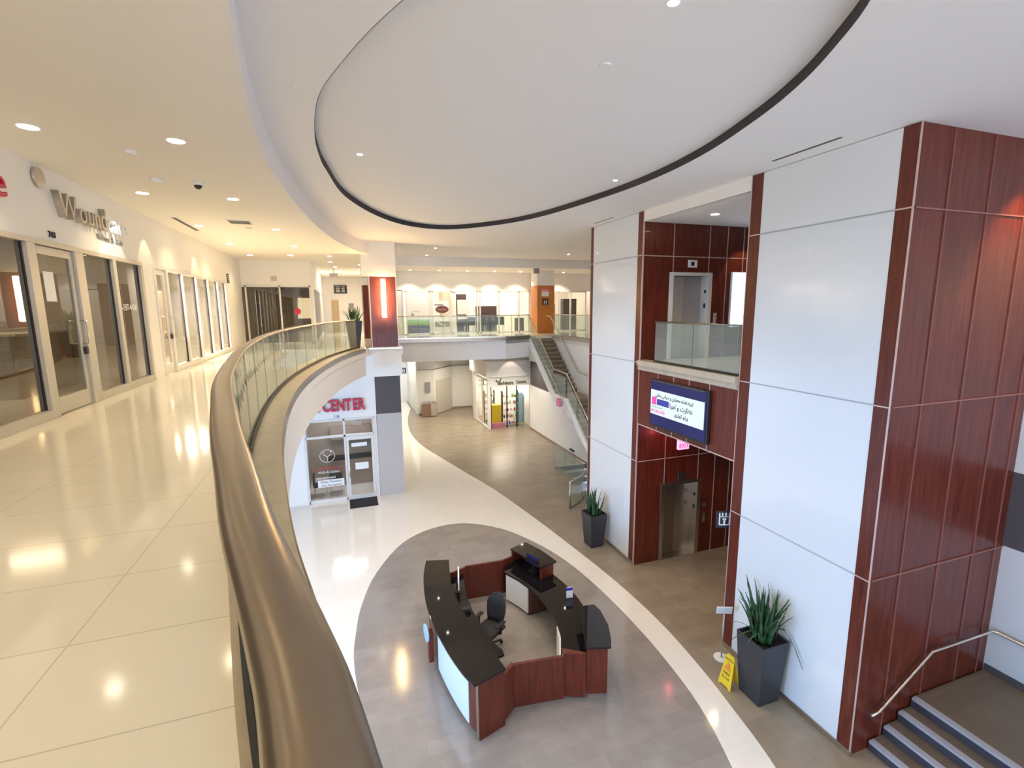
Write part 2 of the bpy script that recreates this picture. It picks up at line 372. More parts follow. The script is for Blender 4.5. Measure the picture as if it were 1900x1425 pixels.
o = MB().prism(offset(COVE, .04, True), ZR+.13, ZR+.2).build('ceiling_oval', 'ceil'); struct(o, 'raised oval panel of the atrium ceiling', 'ceiling')

# fascia of the curved slab: sill stone, bronze edge, white band
e = MB(); e.wall(INN, -0.35, 0.0, 0.035); o = e.build('trim_3', 'stone'); struct(o, 'tan stone sill curving below the glass guard', 'sill')
e = MB(); e.wall(offset(EDGE, -.29), -0.012, -0.10, 0.03); o = e.build('trim_4', 'bronze'); struct(o, 'thin bronze edge strip of the curved sill', 'edge strip')
e = MB(); e.wall(offset(EDGE, -.28), 0.12, -.92, -0.28); e.wall(offset(EDGE, -.292), 0.01, -.28, -.10); o = e.build('wall_fascia', 'paint'); struct(o, 'white curved fascia under the gallery edge', 'wall')
# far gallery fascia
FB = [(2.1,22.3),(7.2,21.75),(8.6,22.3)]
e = MB(); e.wall(FB, -.10, -0.12, .035); o = e.build('trim_5', 'bronze'); struct(o, 'stone kerb along the far gallery edge', 'sill')
e = MB(); e.wall(FB, .12, -1.0, -.12); o = e.build('wall_far_fascia', 'paint'); struct(o, 'white fascia of the far gallery', 'wall')
# stair-side wall and its kerb at the right gallery
e = MB(); e.box(9.8, 9.95, 13.75, 22.3, -.12, .035); o = e.build('trim_6', 'stone'); struct(o, 'stone kerb above the stair wall', 'sill')
e = MB(); e.add([(9.86,22.3,-.12),(9.86,22.3,-.35),(9.86,19.3,-2.4),(9.86,17.9,-2.45),(9.86,13.7,ZL),(9.86,13.7,-.12)], [(0,1,2,3,4,5)])
e.add([(10.24,22.3,-.12),(10.24,22.3,-.35),(10.24,19.3,-2.4),(10.24,17.9,-2.45),(10.24,13.7,ZL),(10.24,13.7,-.12)], [(5,4,3,2,1,0)])
o = e.build('wall_stair_right', 'paint'); struct(o, 'white wall on the right of the far stairs', 'wall')
# lower walls behind the stairs
e = MB(); e.box(10.25, 10.4, 13.7, 26.5, ZL, -1.0); o = e.build('wall_stair_back', 'paint'); struct(o, 'white wall behind and under the far stairs', 'wall')
e = MB(); e.box(10.235, 10.25, 23.0, 26.4, -3.1, -1.7); o = e.build('trim_7', 'char'); struct(o, 'charcoal band on the wall behind the stairs', 'wall band')
e = MB(); e.box(10.225, 10.25, 13.7, 26.5, ZL, ZL+.1); o = e.build('baseboard_stair', 'tan'); struct(o, 'dark skirting of the stair wall', 'baseboard')

# left shop wall of the gallery (openings for the glazing)
XW = -3.73
e = MB()
e.box(XW-.12, XW, -9, 1.2, 0, ZC); e.box(XW-.12, XW, 1.2, 11.76, 2.36, ZC); e.box(XW-.12, XW, 11.76, 12.36, 0, ZC)
e.box(XW-.12, XW, 12.36, 19.2, 2.37, ZC); e.box(XW-.12, XW, 19.2, 22, 0, ZC)
o = e.build('wall_left', 'paint'); struct(o, 'cream wall above the gallery shopfronts', 'wall')
e = MB(); e.box(-4.0, -1.15, 22, 22.12, 2.36, ZC); e.box(-4.0, -3.85, 22, 22.12, 0, 2.36); e.box(-1.2, -1.08, 22.0, 22.12, 0, 2.36)
e.box(-1.2,-1.08, 22.12, 33, 2.36, ZC)
o = e.build('wall_far_left', 'paint'); struct(o, 'cream wall above the dark glazed office', 'wall')
# hallway end and shell
e = MB(); e.box(-1.3, 3.0, 33, 33.15, 0, ZC); e.box(1.55, 1.7, 25.6, 33, 0, ZC)
o = e.build('wall_hall_end', 'paint'); struct(o, 'white end wall of the side hallway', 'wall')
e = MB()
e.box(-9.6,-9.5,-9,40,ZL,ZC+.1); e.box(14.5,14.6,-9,40,ZL,ZR+.1); e.box(-9.5,14.5,40,40.1,ZL,ZC+.1)
o = e.build('wall_shell', 'paint'); struct(o, 'outer walls of the building', 'wall')
e = MB()   # south wall with two glazed openings
e.box(-9.5,-2.5,-9.1,-9,ZL,ZR); e.box(8,14.5,-9.1,-9,ZL,ZR); e.box(-2.5,8,-9.1,-9,-.6,-.1); e.box(-2.5,8,-9.1,-9,3.2,ZR)
o = e.build('wall_south', 'paint'); struct(o, 'entrance wall behind the viewer', 'wall')
e = MB()
for x in (-2.45,-.4,1.7,3.8,5.9,7.95): e.box(x-.04,x+.04,-9.08,-9.0,ZL,-.6); e.box(x-.04,x+.04,-9.08,-9.0,-.1,3.2)
for y in (.5,2.5,4.5,6.5,8.5,10.5): e.box(-9.5,-9.4,y-.04,y+.04,ZL,-1.3)
e.box(-9.5,-9.4,.5,10.5,-1.4,-1.3); o = e.build('window_1', 'aluw'); struct(o, 'entrance glazing bars behind the viewer', 'window')

# ------------------------------------------------------------------ elevator towers
def joints_box(e, x, ys, zs, z0, z1, w=.02):
    pass
CT = ZR
def tower(name, label, y0, y1, ww0, ww1):
    t = thing(name, label, 'column', (7.3, (y0+y1)/2, ZL))
    ya, yb = y0+ww0, y1-ww1
    X1 = 10.57 if y0 < 6 else 10.9
    e = MB(); e.box(7.33, X1, y0+.02, y1-.02 if y0 < 6 else y1, ZL, ZR) if y0 < 6 else None
    if y0 < 6: e.build('core', 'wood', t)
    e = MB(); e.box(7.3, 7.34, ya, yb, ZL+.10, ZR-.01); e.build('white_panel', 'panel', t)
    e = MB(); e.box(7.296, 7.3, y0, ya, ZL+.10, ZR-.01); e.box(7.296,7.34, yb, y1, ZL+.1, ZR-.01); e.box(7.3,7.345,y0,ya,ZL+.1,ZR-.01)
    e.build('wood_edge', 'wood', t)
    e = MB()
    for z in (2.70, -.045, -2.735):
        e.box(7.285, 7.3, y0, ya, z-.010, z+.010); e.box(7.285, 7.3, yb, y1, z-.010, z+.010)
    e.box(7.288, 7.302, y0-.006, y0+.014, ZL+.1, ZR-.01) ; e.box(7.288,7.302, y1-.012, y1+.004, ZL+.1, ZR-.01)
    e.build('joint_strip', 'joint', t)
    e = MB()
    for z in (2.70, -.045, -2.735): e.box(7.296, 7.3, ya, yb, z-.012, z+.012)
    e.build('panel_joint', 'pjoint', t)
    e = MB(); e.box(7.28, 7.34, y0, y1, ZL, ZL+.10); e.build('kick_strip', 'steel', t)
    return t
T2 = tower('clad_column', 'large white panelled column with mahogany edges, nearer of the two beside the lift', 4.64, 7.45, .23, .26)
T1 = tower('clad_column', 'white panelled column with mahogany edges left of the television, far planter at its foot', 10.88, 13.65, .24, .16)
# solid shaft behind column 1 with elevator openings
def lift_wall(z0, z1, dx0, dx1, dz, name, label):
    e = MB(); y = 10.88
    e.box(7.342, dx0, y, y+.35, z0, z1); e.box(dx1, 14.5, y, y+.35, z0, z1); e.box(dx0, dx1, y, y+.35, dz, z1)
    o = e.build(name, 'wood'); struct(o, label, 'wall')
    return o
lift_wall(ZL, -1.7, 8.19, 9.41, -3.58, 'wall_lift_lower', 'mahogany wall around the lower lift door')
lift_wall(-.28, ZR-.2, 8.19, 9.41, 2.20, 'wall_lift_upper', 'mahogany wall around the upper lift door')
e = MB(); e.box(7.34, 14.5, 11.24, 13.62, ZL, ZR); o = e.build('wall_lift_core', 'paint'); struct(o, 'solid lift shaft', 'wall')
e = MB()
for x in (8.22, 9.36, 9.95, 10.5, 11.1, 11.7): e.box(x-.009, x+.009, 10.868, 10.88, 2.28 if 8 < x < 9.4 else 0, ZR-.2)
for x in (8.22, 9.36, 9.95, 10.5, 11.1, 11.7): e.box(x-.009, x+.009, 10.868, 10.88, -3.5 if 8 < x < 9.4 else ZL, -1.7)
for z in (2.69, -2.76): e.box(7.3, 14.4, 10.868, 10.88, z-.011, z+.011)
e.box(7.3,7.32,10.868,10.88,0,ZR-.2); e.box(7.3,7.32,10.868,10.88,ZL,-1.7)
o = e.build('trim_8', 'joint'); struct(o, 'pale joint strips on the lift wall', 'trim')
# lobby slab, fascia, ceiling
e = MB(); e.box(7.35, 14.5, 7.45, 10.88, -.28, 0); o = e.build('floor_lobby', 'tile_up'); struct(o, 'pale floor of the upper lift lobby', 'floor')
e = MB(); e.box(7.2, 7.5, 7.46, 10.87, -.10, .03); e.box(7.24,7.5,7.46,10.87,-.215,-.10); o = e.build('trim_9', 'stone'); struct(o, 'stone sill under the lift lobby guard', 'sill')
e = MB(); e.box(7.3, 7.5, 7.46, 10.87, -1.70, -.215); o = e.build('wall_lobby_fascia', 'wood'); struct(o, 'mahogany fascia carrying the television', 'wall')
e = MB(); e.box(7.288,7.3,7.46,10.87,-1.70,-1.675); e.box(7.288,7.3,7.46,10.87,-.235,-.215)
for y in (10.05, 9.45, 8.9, 8.25): e.box(7.29,7.3,y-.008,y+.008,-1.68,-.235)
o = e.build('trim_10', 'joint'); struct(o, 'pale joint strips on the television fascia', 'trim')
e = MB(); e.box(7.5, 14.5, 7.45, 10.88, -1.72, -1.66); e.box(7.34, 14.5, 7.45, 10.88, 3.52, 3.56); e.box(7.30,7.36,7.46,10.87,3.52,ZR); o = e.build('ceiling_lobby', 'paint'); struct(o, 'white ceilings of the lift lobbies', 'ceiling')
# right lower: wood wall joints on y=4.64, back wall
e = MB()
for x in (7.98, 8.87, 9.75, 10.35):
    e.box(x-.006, x+.006, 4.628+.015, 4.66, ZL, ZR-.01)
for z in (2.70,-.045,-2.735): e.box(7.3, 10.57, 4.628+.012, 4.66, z-.010, z+.010)
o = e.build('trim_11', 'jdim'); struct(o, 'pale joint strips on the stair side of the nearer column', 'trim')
e = MB(); e.box(10.57, 10.75, -9, 4.66, -1.40, ZR); e.box(10.57, 10.75, -9, 4.66, ZL, -2.72); e.cur = 1; e.box(10.565, 10.75, -9, 4.66, -2.72, -1.40)
o = e.build('wall_right', ['panel', 'char']); struct(o, 'pale wall with a charcoal band beside the right stairs', 'wall')
e = MB(); e.box(10.545, 10.57, 0, 4.64, -5.10, -4.98); o = e.build('baseboard_right', 'char'); struct(o, 'dark skirting at the stair landing', 'baseboard')

# ================================================================== GLAZING OF THE GALLERY
def glazing(name, label, x, segs, ztop, frame, gl, t=.06, base=.12, doors=()):
    """segs: list of (y0,y1) panes on the plane x, facing +x."""
    w = sempty(name, (x, (segs[0][0]+segs[-1][1])/2, 0), label)
    e = MB(); ya, yb = segs[0][0]-.10, segs[-1][1]+.10
    e.box(x-.10, x+.02, ya, yb, ztop-.07, ztop)
    edges = [ya]+[v for s_ in segs for v in s_]+[yb]
    for i in range(0, len(edges), 2): e.box(x-.10, x+.02, edges[i], edges[i+1], 0, ztop-.07)
    for i, (a, b) in enumerate(segs):
        if i not in doors: e.box(x-.10, x+.02, a, b, 0, base)
    e.build('frame', frame, w, .004)
    g = MB()
    for i, (a, b) in enumerate(segs):
        if i not in doors: g.box(x-.10, x-.035, a, a+.02, base, ztop-.07); g.box(x-.10,x-.035,b-.02,b,base,ztop-.07)
    g.build('gasket', 'gask', w)
    for i, (a, b) in enumerate(segs):
        if i in doors: continue
        MB().box(x-.055, x-.047, a, b, base, ztop-.07).build('glass_pane', gl, w)
    return w
def glass_door(name, label, x, a, b, ztop, frame, gl, hside, hz=1.1):
    d = sempty(name, (x, (a+b)/2, 0), label, 'door')
    s_ = .09; e = MB(); X0, X1 = x-.075, x-.02
    e.box(X0, X1, a+.01, a+s_, .015, ztop-.08); e.box(X0, X1, b-s_, b-.01, .015, ztop-.08)
    e.box(X0, X1, a+s_, b-s_, .015, .24); e.box(X0, X1, a+s_, b-s_, ztop-.19, ztop-.08)
    e.build('door_frame', frame, d, .004)
    MB().box(x-.052, x-.044, a+s_, b-s_, .24, ztop-.19).build('glass_pane', gl, d)
    y = b-.05 if hside > 0 else a+.05; yi = y-.30*hside
    e = MB(); e.tube([(x-.02,y,hz-.17),(x+.06,y,hz-.17),(x+.06,y,hz+.17),(x-.02,y,hz+.17)], .014, 8)
    e.tube([(x-.08,y-.0,hz-.17),(x-.17,y,hz-.17),(x-.17,y,hz+.17),(x-.08,y,hz+.17)], .014, 8)
    e.build('door_handle', 'chrome', d)
    e = MB(); e.box(x-.01, x+.03, y-.035, y+.035, hz-.33, hz-.22); e.build('lock_box', 'black', d, .006)
    return d
glazing('window_2', 'grey framed dark shopfront nearest the viewer on the left', XW, [(1.3,2.5),(2.62,3.9),(4.02,5.25),(5.37,6.55),(6.67,7.96),(8.14,9.14),(9.38,10.42),(10.54,11.66)], 2.36, 'alu', 'glassL', doors=(5,))
glass_door('door_1', 'glass shop door with pull handle and black lock, nearest the viewer', XW, 8.14, 9.14, 2.36, 'alu', 'glassL', 1)
glazing('window_3', 'lighter shopfront further along the left gallery wall', XW, [(12.46,13.12),(13.24,14.32),(14.38,15.54),(15.60,16.78),(16.84,17.97),(18.03,19.1)], 2.37, 'aluw', 'glassC', doors=(0,))
glass_door('door_2', 'glass door of the lighter shopfront further along', XW, 12.46, 13.12, 2.37, 'aluw', 'glassL', 1)
# frosted sheets and decals on the lighter shopfront
e = MB(); e.box(XW-.07, XW-.062, 13.35, 15.45, .15, .75)
o = e.build('frosted_film', mat('frosted_film', (.78, .76, .70), .6)); tag(o, 'white frosted film along the foot of the lighter left shopfront', 'window film')
# dark office at the end of the left wall (plane y=22, facing the viewer)
w = sempty('window_4', (-2.5, 22, 0), 'dark glazed office front at the end of the left wall')
e = MB()
for x in (-3.85, -3.59, -2.36, -1.22): e.box(x-.03, x+.03, 21.96, 22.08, 0, 2.36)
e.box(-3.85, -1.2, 21.96, 22.08, 2.30, 2.36); e.box(-3.85, -1.2, 21.96, 22.08, 0, .06)
e.build('frame', 'aluw', w)
for a, b in ((-3.82,-3.62),(-3.56,-2.39),(-2.33,-1.25)): MB().box(a, b, 22.01, 22.018, .06, 2.30).build('glass_pane', 'glassL', w)
e = MB(); e.cyl((0, 0), .13, -.003, .003, 24); 
for v in e.v: v.x, v.y, v.z = -1.75+v.x, 21.995+v.z, 1.32+v.y
e.build('red_round_decal', 'red', w)
e = MB(); e.box(-3.56,-2.39,22.03,22.035,.95,1.75); e.box(-2.33,-1.25,22.03,22.035,.95,1.75)
e.build('frosted_band', mat('frosted_band', (.42, .38, .32), .6), w)
w = sempty('window_5', (-1.15, 27, 0), 'glazed front running down the side hallway')
e = MB()
ys = [22.3,23.4,24.5,25.6,26.7,27.8,28.9,30.0,31.2]
for y in ys: e.box(-1.2,-1.08,y-.04,y+.04,0,2.3)
e.box(-1.2,-1.08,22.2,31.3,2.26,2.36); e.box(-1.2,-1.08,22.2,31.3,0,.1); e.build('frame', 'aluw', w)
MB().box(-1.145,-1.137,22.3,31.2,.1,2.26).build('glass_pane', 'glassL', w)

# rooms behind the left glazing
e = MB()
e.box(-9.4, -9.3, 0, 22, 0, ZC); e.box(-9.3, XW-.13, 11.98, 12.1, 0, ZC); e.box(-9.3, XW-.13, 1.0, 1.12, 0, ZC); e.box(-9.3,-4.0,21.0,21.1,0,ZC)
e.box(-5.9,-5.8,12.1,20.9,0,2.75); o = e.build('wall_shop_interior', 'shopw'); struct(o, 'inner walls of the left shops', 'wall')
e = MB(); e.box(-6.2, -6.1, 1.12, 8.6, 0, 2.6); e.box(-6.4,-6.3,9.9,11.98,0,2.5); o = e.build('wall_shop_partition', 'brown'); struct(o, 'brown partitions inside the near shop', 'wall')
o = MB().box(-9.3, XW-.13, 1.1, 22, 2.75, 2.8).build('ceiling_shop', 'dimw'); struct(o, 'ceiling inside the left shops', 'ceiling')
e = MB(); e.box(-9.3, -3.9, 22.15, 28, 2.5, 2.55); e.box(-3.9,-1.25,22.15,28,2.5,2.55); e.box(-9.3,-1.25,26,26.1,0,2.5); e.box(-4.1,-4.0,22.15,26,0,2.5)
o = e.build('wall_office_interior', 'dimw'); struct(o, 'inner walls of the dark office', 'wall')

def lshape_desk(name, label, x, y, rz, m1, m2):
    t = thing(name, label, 'desk', (x, y, 0), rz=0)
    e = MB(); e.box(x-.35, x+.35, y-.9, y+.9, 1.02, 1.06); e.box(x-.40,x-.1,y-.9,y+.9,.72,.76); e.build('desk_top', m2, t, .005)
    e = MB(); e.box(x+.26, x+.30, y-.85, y+.85, 0, 1.02); e.box(x-.3,x+.26,y-.85,y-.81,0,1.02); e.box(x-.3,x+.26,y+.81,y+.85,0,1.02); e.build('front_panel', m1, t)
    return t
lshape_desk('reception_counter', 'brown counter inside the near left shop', -5.2, 7.0, 0, 'brown', 'gtop')
lshape_desk('reception_counter', 'tan counter seen through the near shop glass right of the door', -5.3, 10.8, 0, 'tan', 'beige')
def cabinet(label, x, y, w_, d_, h_, m, group=None):
    t = thing('cabinet', label, 'cabinet', (x, y, 0), group)
    MB().box(x-d_/2, x+d_/2, y-w_/2, y+w_/2, 0, h_).build('body', m, t, .005)
    e = MB(); e.box(x+d_/2, x+d_/2+.02, y-w_/2+.02, y-.01, .08, h_-.03); e.build('door', m, t, .003)
    e = MB(); e.box(x+d_/2, x+d_/2+.02, y+.01, y+w_/2-.02, .08, h_-.03); e.build('door', m, t, .003)
    return t
cabinet('dark cabinet against the partition of the near left shop', -5.8, 4.6, 1.6, .5, 2.1, 'brown')
cabinet('low pale cabinet inside the lighter left shop', -5.2, 15.2, 1.4, .5, 1.1, 'beige')
cabinet('tall grey cabinet at the back of the lighter left shop', -5.45, 17.6, 1.5, .5, 2.0, 'dimw')
for i, (x, y) in enumerate(((-5.4,8.4),(-5.4,9.9))):
    pt = MB().box(x-.6, x+.6, y-.08, y+.08, 2.735, 2.75).build('ceiling_lamp', 'lampn'); tag(pt, 'slim lit ceiling lamp inside the near shop, '+('left' if i == 0 else 'right')+' of two', 'lamp', 'lamps inside the near shop')
def ilight(x, y, z, p, col=WARM, s=.8):
    l = bpy.data.lights.new('room_light', 'AREA'); l.size = s; l.energy = p; l.color = col
    o = bpy.data.objects.new('room_light', l); COL.objects.link(o); o.location = (x, y, z); return o
ilight(-5.0, 9.9, 2.72, 18, WARM, 1.2); ilight(-5.0, 6.2, 2.72, 6); ilight(-4.8, 13.6, 2.72, 180, NEUT, 1.6); ilight(-4.8, 17.2, 2.72, 180, NEUT, 1.6); ilight(-2.6, 24.2, 2.45, 12, WARM, 1)
ilight(0.2, 28.5, 3.3, 110, NEUT, 2)

# ================================================================== GUARD RAILINGS
def railing(name, label, path, zb, zt, r=.047, ry=.028, panel=1.15, gz=None, shoe=True, posts=(), m='bronze'):
    p0 = path[0]; t = thing(name, label, 'railing', (p0[0], p0[1], zb))
    MB().tube([(x, y, zt-ry) for x, y in path], r, 16, ry).build('handrail', m, t)
    # arc-length panels
    L = [0]
    for a, b in zip(path, path[1:]): L.append(L[-1]+math.dist(a, b))
    def at(s):
        s = max(0, min(L[-1], s))
        for i in range(len(L)-1):
            if s <= L[i+1]+1e-9:
                k = (s-L[i])/max(1e-9, L[i+1]-L[i]); return (path[i][0]+(path[i+1][0]-path[i][0])*k, path[i][1]+(path[i+1][1]-path[i][1])*k)
    n = max(1, round(L[-1]/panel)); w_ = L[-1]/n
    for i in range(n):
        q = [at(i*w_+.012+(w_-.024)*j/4) for j in range(5)]
        MB().wall(offset(q, -.006), .012, zb+.02, zt-ry*2+.012).build('glass_panel', 'glassG', t)
        if i: a_ = at(i*w_); MB().box(a_[0]-.006, a_[0]+.006, a_[1]-.006, a_[1]+.006, zb+.02, zt-ry*2+.01).build('panel_seam', 'seam', t)
    if shoe:
        e = MB(); e.wall(offset(path, .028), -.018, zb, zb+.05); e.wall(offset(path, -.010), -.018, zb, zb+.05)
        e.build('base_shoe', 'black' if m == 'bronze' else 'steel', t)
    return t
railing('balcony_railing', 'curved glass guard with broad bronze handrail sweeping from the viewer to the pillar', EDGE, .035, 1.05)
rail2 = [(2.1,22.2),(7.15,21.65),(8.55,22.15)]
railing('balcony_railing', 'straight glass guard of the far gallery, left of the far stairs', rail2, .035, 1.07, .022, .02, m='steel')
railing('balcony_railing', 'glass guard to the right of the far stair head', [(9.88,22.3),(9.88,13.8)], .035, 1.07, .022, .02, 1.3, m='steel')
railing('balcony_railing', 'glass guard above the television', [(7.34,7.5),(7.34,10.3)], .03, 1.05, .024, .02, 1.3, m='bronze')
t = thing('rail_clamp', 'shiny end bracket where the far handrail meets the pillar', 'bracket', (.62,18.2,-.02))
e = MB(); e.box(.55,.72,18.06,18.3,-.10,.06); e.box(.62,.70,18.1,18.25,-.25,-.1); e.build('bracket_body', 'chrome', t, .01)

# ================================================================== PILLARS
def pillar(label, x0, x1, y0, y1, zb, wz1, zt, sc=True, wm='wood'):
    t = thing('pillar', label, 'pillar', ((x0+x1)/2, (y0+y1)/2, zb))
    MB().box(x0+.005, x1-.005, y0+.005, y1-.005, wz1, zt).build('white_top', 'paint', t)
    e = MB(); e.box(x0, x1, y0, y1, 0.0, wz1); e.build('wood_cladding', wm, t)
    e = MB()
    for a, b in ((x0, y0), (x1, y0)): e.box(a-.012, a+.012, b-.012, b+.012, 0, wz1)
    e.build('corner_strip', 'joint', t)
    if zb < -1:
        MB().box(x0, x1, y0, y1, zb, -2.54).build('stone_base', 'beige2', t)
        MB().box(x0+.002, x1-.002, y0+.002, y1-.002, -2.54, -1.08).build('charcoal_band', 'char', t)
    return t
M['mauve'] = mat('dark_mauve', (0.055, 0.03, 0.035), 0.6)
M['binw'] = mat('bin_wood', (.26,.16,.10), .4)
M['beige2'] = mat('pale_stone', (.50, .47, .45), .35)
pillar('wood clad pillar with lit sconce at the end of the curved guard', .97, 1.92, 18.65, 19.6, ZL, 2.56, 3.5)
e = MB(); e.box(.60, 1.98, 18.4, 19.9, -1.08, -.06); o = e.build('wall_pillar_bulkhead', 'paint'); struct(o, 'white bulkhead under the wood clad pillar', 'wall')
e = MB(); e.box(.56, 2.02, 18.36, 19.9, -.06, -.01); o = e.build('trim_12', 'steel'); struct(o, 'metal edge below the wood clad pillar', 'trim')
e = MB(); e.box(.72, 1.93, 18.62, 19.65, 2.565, ZR) ; o = e.build('wall_pillar_head', 'paint'); o.hide_render = False; struct(o, 'white pillar head up to the ceiling', 'wall')
pillar('slim mahogany pillar behind the planter, in the side hallway', .93, 1.7, 24.2, 25.0, 0, 2.5, ZC)
pillar('panelled pillar tinted amber like lit wood at the head of the far stairs', 9.95, 10.95, 24.6, 25.5, 0, 2.56, ZC, wm='wood_lit')
def sconce(label, x, y, z0, z1, n=(0, -1)):
    t = thing('wall_sconce', label, 'lamp', (x, y, z0))
    e = MB(); e.box(x-.09 if n[1] else x, x+.09 if n[1] else x+.02*abs(n[0]), y-.02 if n[1] < 0 else y-.09, y if n[1] < 0 else y+.09, z0-.05, z1+.05)
    e.build('back_plate', 'steel', t)
    e = MB(); e.tube([(x+n[0]*.11, y+n[1]*.11, z0+(z1-z0)*k/6) for k in range(7)], .05, 16); e.build('glass_tube', 'sconce', t)
    l = bpy.data.lights.new('sconce_light', 'AREA'); l.shape = 'RECTANGLE'; l.size = .1; l.size_y = z1-z0; l.energy = 14; l.color = (1, .62, .28)
    o = bpy.data.objects.new('sconce_light', l); COL.objects.link(o); o.parent = t
    o.location = Vector((x+n[0]*.20, y+n[1]*.20, (z0+z1)/2))-wloc(t)
    o.rotation_euler = Vector((n[0], n[1], 0)).to_track_quat('-Z', 'Y').to_euler()
    return t
sconce('glowing vertical sconce on the wood clad pillar', 1.46, 18.65, 1.12, 2.44)

# ================================================================== LIGHTS IN THE CEILINGS
def downlight(label, x, y, z, r=.085, power=60, col=WARM, lens='lamp', ang=120, group='corridor downlights', bl=.8):
    t = thing('ceiling_downlight', label, 'ceiling light', (x, y, z), group)
    e = MB(); e.wall([(x+(r+.018)*math.cos(a*math.pi/12), y+(r+.018)*math.sin(a*math.pi/12)) for a in range(24)], .018, z-.006, z+.002, True)
    e.build('trim_ring', 'white', t)
    MB().cyl((x, y), r, z-.010, z+.002, 24).build('lamp_lens', lens, t)
    spot(t, (x, y, z-.02), col, power, ang, bl, .06)
    return t
rowA = [.4, 3.6, 6.86, 10.0, 13.4, 16.75, 20.0]
for i, y in enumerate(rowA):
    if y < 3: spot(None, (-3.03, y, ZC-.02), WARM, 24, 125, .8)
    else: downlight('round downlight in the corridor ceiling, row beside the shopfronts, %s from the viewer' % ORD[i-1] if i > 1 else 'round downlight beside the shopfronts, above the left edge of the view', -3.03, y, ZC, power=36 if y < 5 else 54)
for i, (x, y) in enumerate(((-1.6,.3),(-1.7,3.6),(-1.70,6.9),(-1.71,10.08),(-1.42,13.5),(-1.3,16.8),(-1.67,19.7))):
    if y < 3: spot(None, (x, y, ZC-.02), WARM, 20, 125, .8)
    else: downlight('round downlight in the corridor ceiling, row nearer the atrium, %s from the viewer' % ORD[i-1] if i > 1 else 'round downlight of the atrium-side row, just above the view', x, y, ZC, power=36 if y < 5 else 54)
for i, (x, y) in enumerate(((-.34,19.7),(-.36,22.1),(-.2,24.6),(.9,21.6),(.85,23.2),(-.1,27.5))):
    downlight('small downlight at the mouth of the side hallway, %s from the viewer' % ORD[i], x, y, ZC, .07, 40, NEUT, group='hallway downlights')
# wall washers over the second shopfront
for i, y in enumerate((12.05, 15.6)):
    spot(None, (-3.40, y, ZC-.03), WARM, 22, 62, .25, .02, (-3.62, y, 0))
spot(None, (-3.35, 10.5, ZC-.03), (1, .92, .8), 30, 70, .3, .02, (-3.65, 10.5, 0))
# far gallery downlights along the bright shopfront
for i, x in enumerate((3.4,4.9,6.4,7.9,9.4,12.0)):
    downlight('downlight washing the far gallery shopfront, %s from the left' % ORD[i], x, 25.7, ZC, .06, 95, NEUT, 'lampn', 110, 'far gallery downlights', .4)
for i, (x, y) in enumerate(((3.65,19.83),(3.75,22.6),(9.87,20.6))):
    downlight('small bright spotlight in the far atrium ceiling, ' + ('left one', 'rear one', 'right one over the stairs')[i], x, y, ZR, .045, 90, NEUT, 'lampn', 110, 'atrium spotlights')
# atrium spots in the oval
for i, (x, y, z) in enumerate(((.42,8.75,ZR+.13),(5.3,8.95,ZR+.13),(2.75,3.78,ZR+.13))):
    downlight('tiny bright spotlight in the raised oval, ' + ('left one', 'right one near the dark rim', 'one at the top edge of the view')[i], x, y, z, .04, 150, NEUT, 'lampn', 100, 'oval ceiling spotlights')
for x, y in ((1.3,12.2),(4.4,12.4),(2.9,8.2)): spot(None, (x, y, ZR+.10), NEUT, 230, 120, .8, .05)
downlight('downlight in the upper lift lobby ceiling', 8.32, 9.55, 3.52, .09, 60, WARM, 'lamp', 80, 'lobby lights', .3)
spot(None, (9.6, 3.9, ZR-.03), (1, .55, .24), 190, 75, .5, .03, (9.9, 4.6, 0))
spot(None, (10.4, 10.35, 3.5), WARM, 35, 70, .3, .03, (10.5, 10.8, 0))
# lower storey
for x, y in ((9.0,9.3),(10.6,9.0)): spot(None, (x, y, -1.75), WARM, 32, 120, .7, .05)
for i, (x, y) in enumerate(((4.5,25.5),(7.0,25.0),(9.2,24.8),(5.2,29.5),(7.2,31.0),(3.4,33.0),(1.5,28),(3.0,24.5))):
    spot(None, (x, y, -1.06), (1, .90, .74), 190, 130, .8, .06)
spot(None, (9.2, 26.3, -1.1), NEUT, 30, 75, .3, .02, (9.2, 26.9, -4))
spot(None, (7.0, 29.8, -1.06), NEUT, 20, 75, .3, .02, (7.2, 31, -4))
spot(None, (3.4, 35.5, -1.1), (.85,.95,1), 260, 130, .8, .1)
area('cool_hall_light', (3.0, 38.5, -2.2), (3.6, 34, -4.5), 4.0, 3.0, 260, (.8, .93, 1))
for y in (6, 10, 14): spot(None, (-.9, y+.5, -1.06), NEUT, 75, 140, .8, .1)

# ceiling fittings
def disc_thing(name, label, cat, x, y, z, r, h, m='white', group=None):
    e = MB(); e.cyl((x, y), r*.85, z-h, z-h*.4, 20, r); e.cyl((x, y), r, z-h*.4, z, 20); o = e.build(name, m); tag(o, label, cat, group); return o
disc_thing('smoke_detector', 'small white detector between the first two corridor downlights', 'detector', -2.35, 7.5, ZC, .07, .04)
disc_thing('smoke_detector', 'white detector left of the dome camera', 'detector', -2.5, 8.9, ZC, .09, .05)
disc_thing('smoke_detector', 'white sensor in the far corridor ceiling under the square vent', 'detector', -2.0, 13.4, ZC, .07, .04)
disc_thing('sprinkler_cap', 'flat round cap in the upper right of the raised oval', 'cap', 2.75, 4.9, ZR+.13, .07, .012)
for i, (x, y) in enumerate(((1.7,9.5),(2.9,9.4),(3.6,8.9),(4.4,9.0))):
    disc_thing('sprinkler_cap', 'tiny flat cap in the raised oval, %s from the left' % ORD[i].replace('nearest', 'first'), 'cap', x, y, ZR+.13, .03, .008, group='oval ceiling caps')
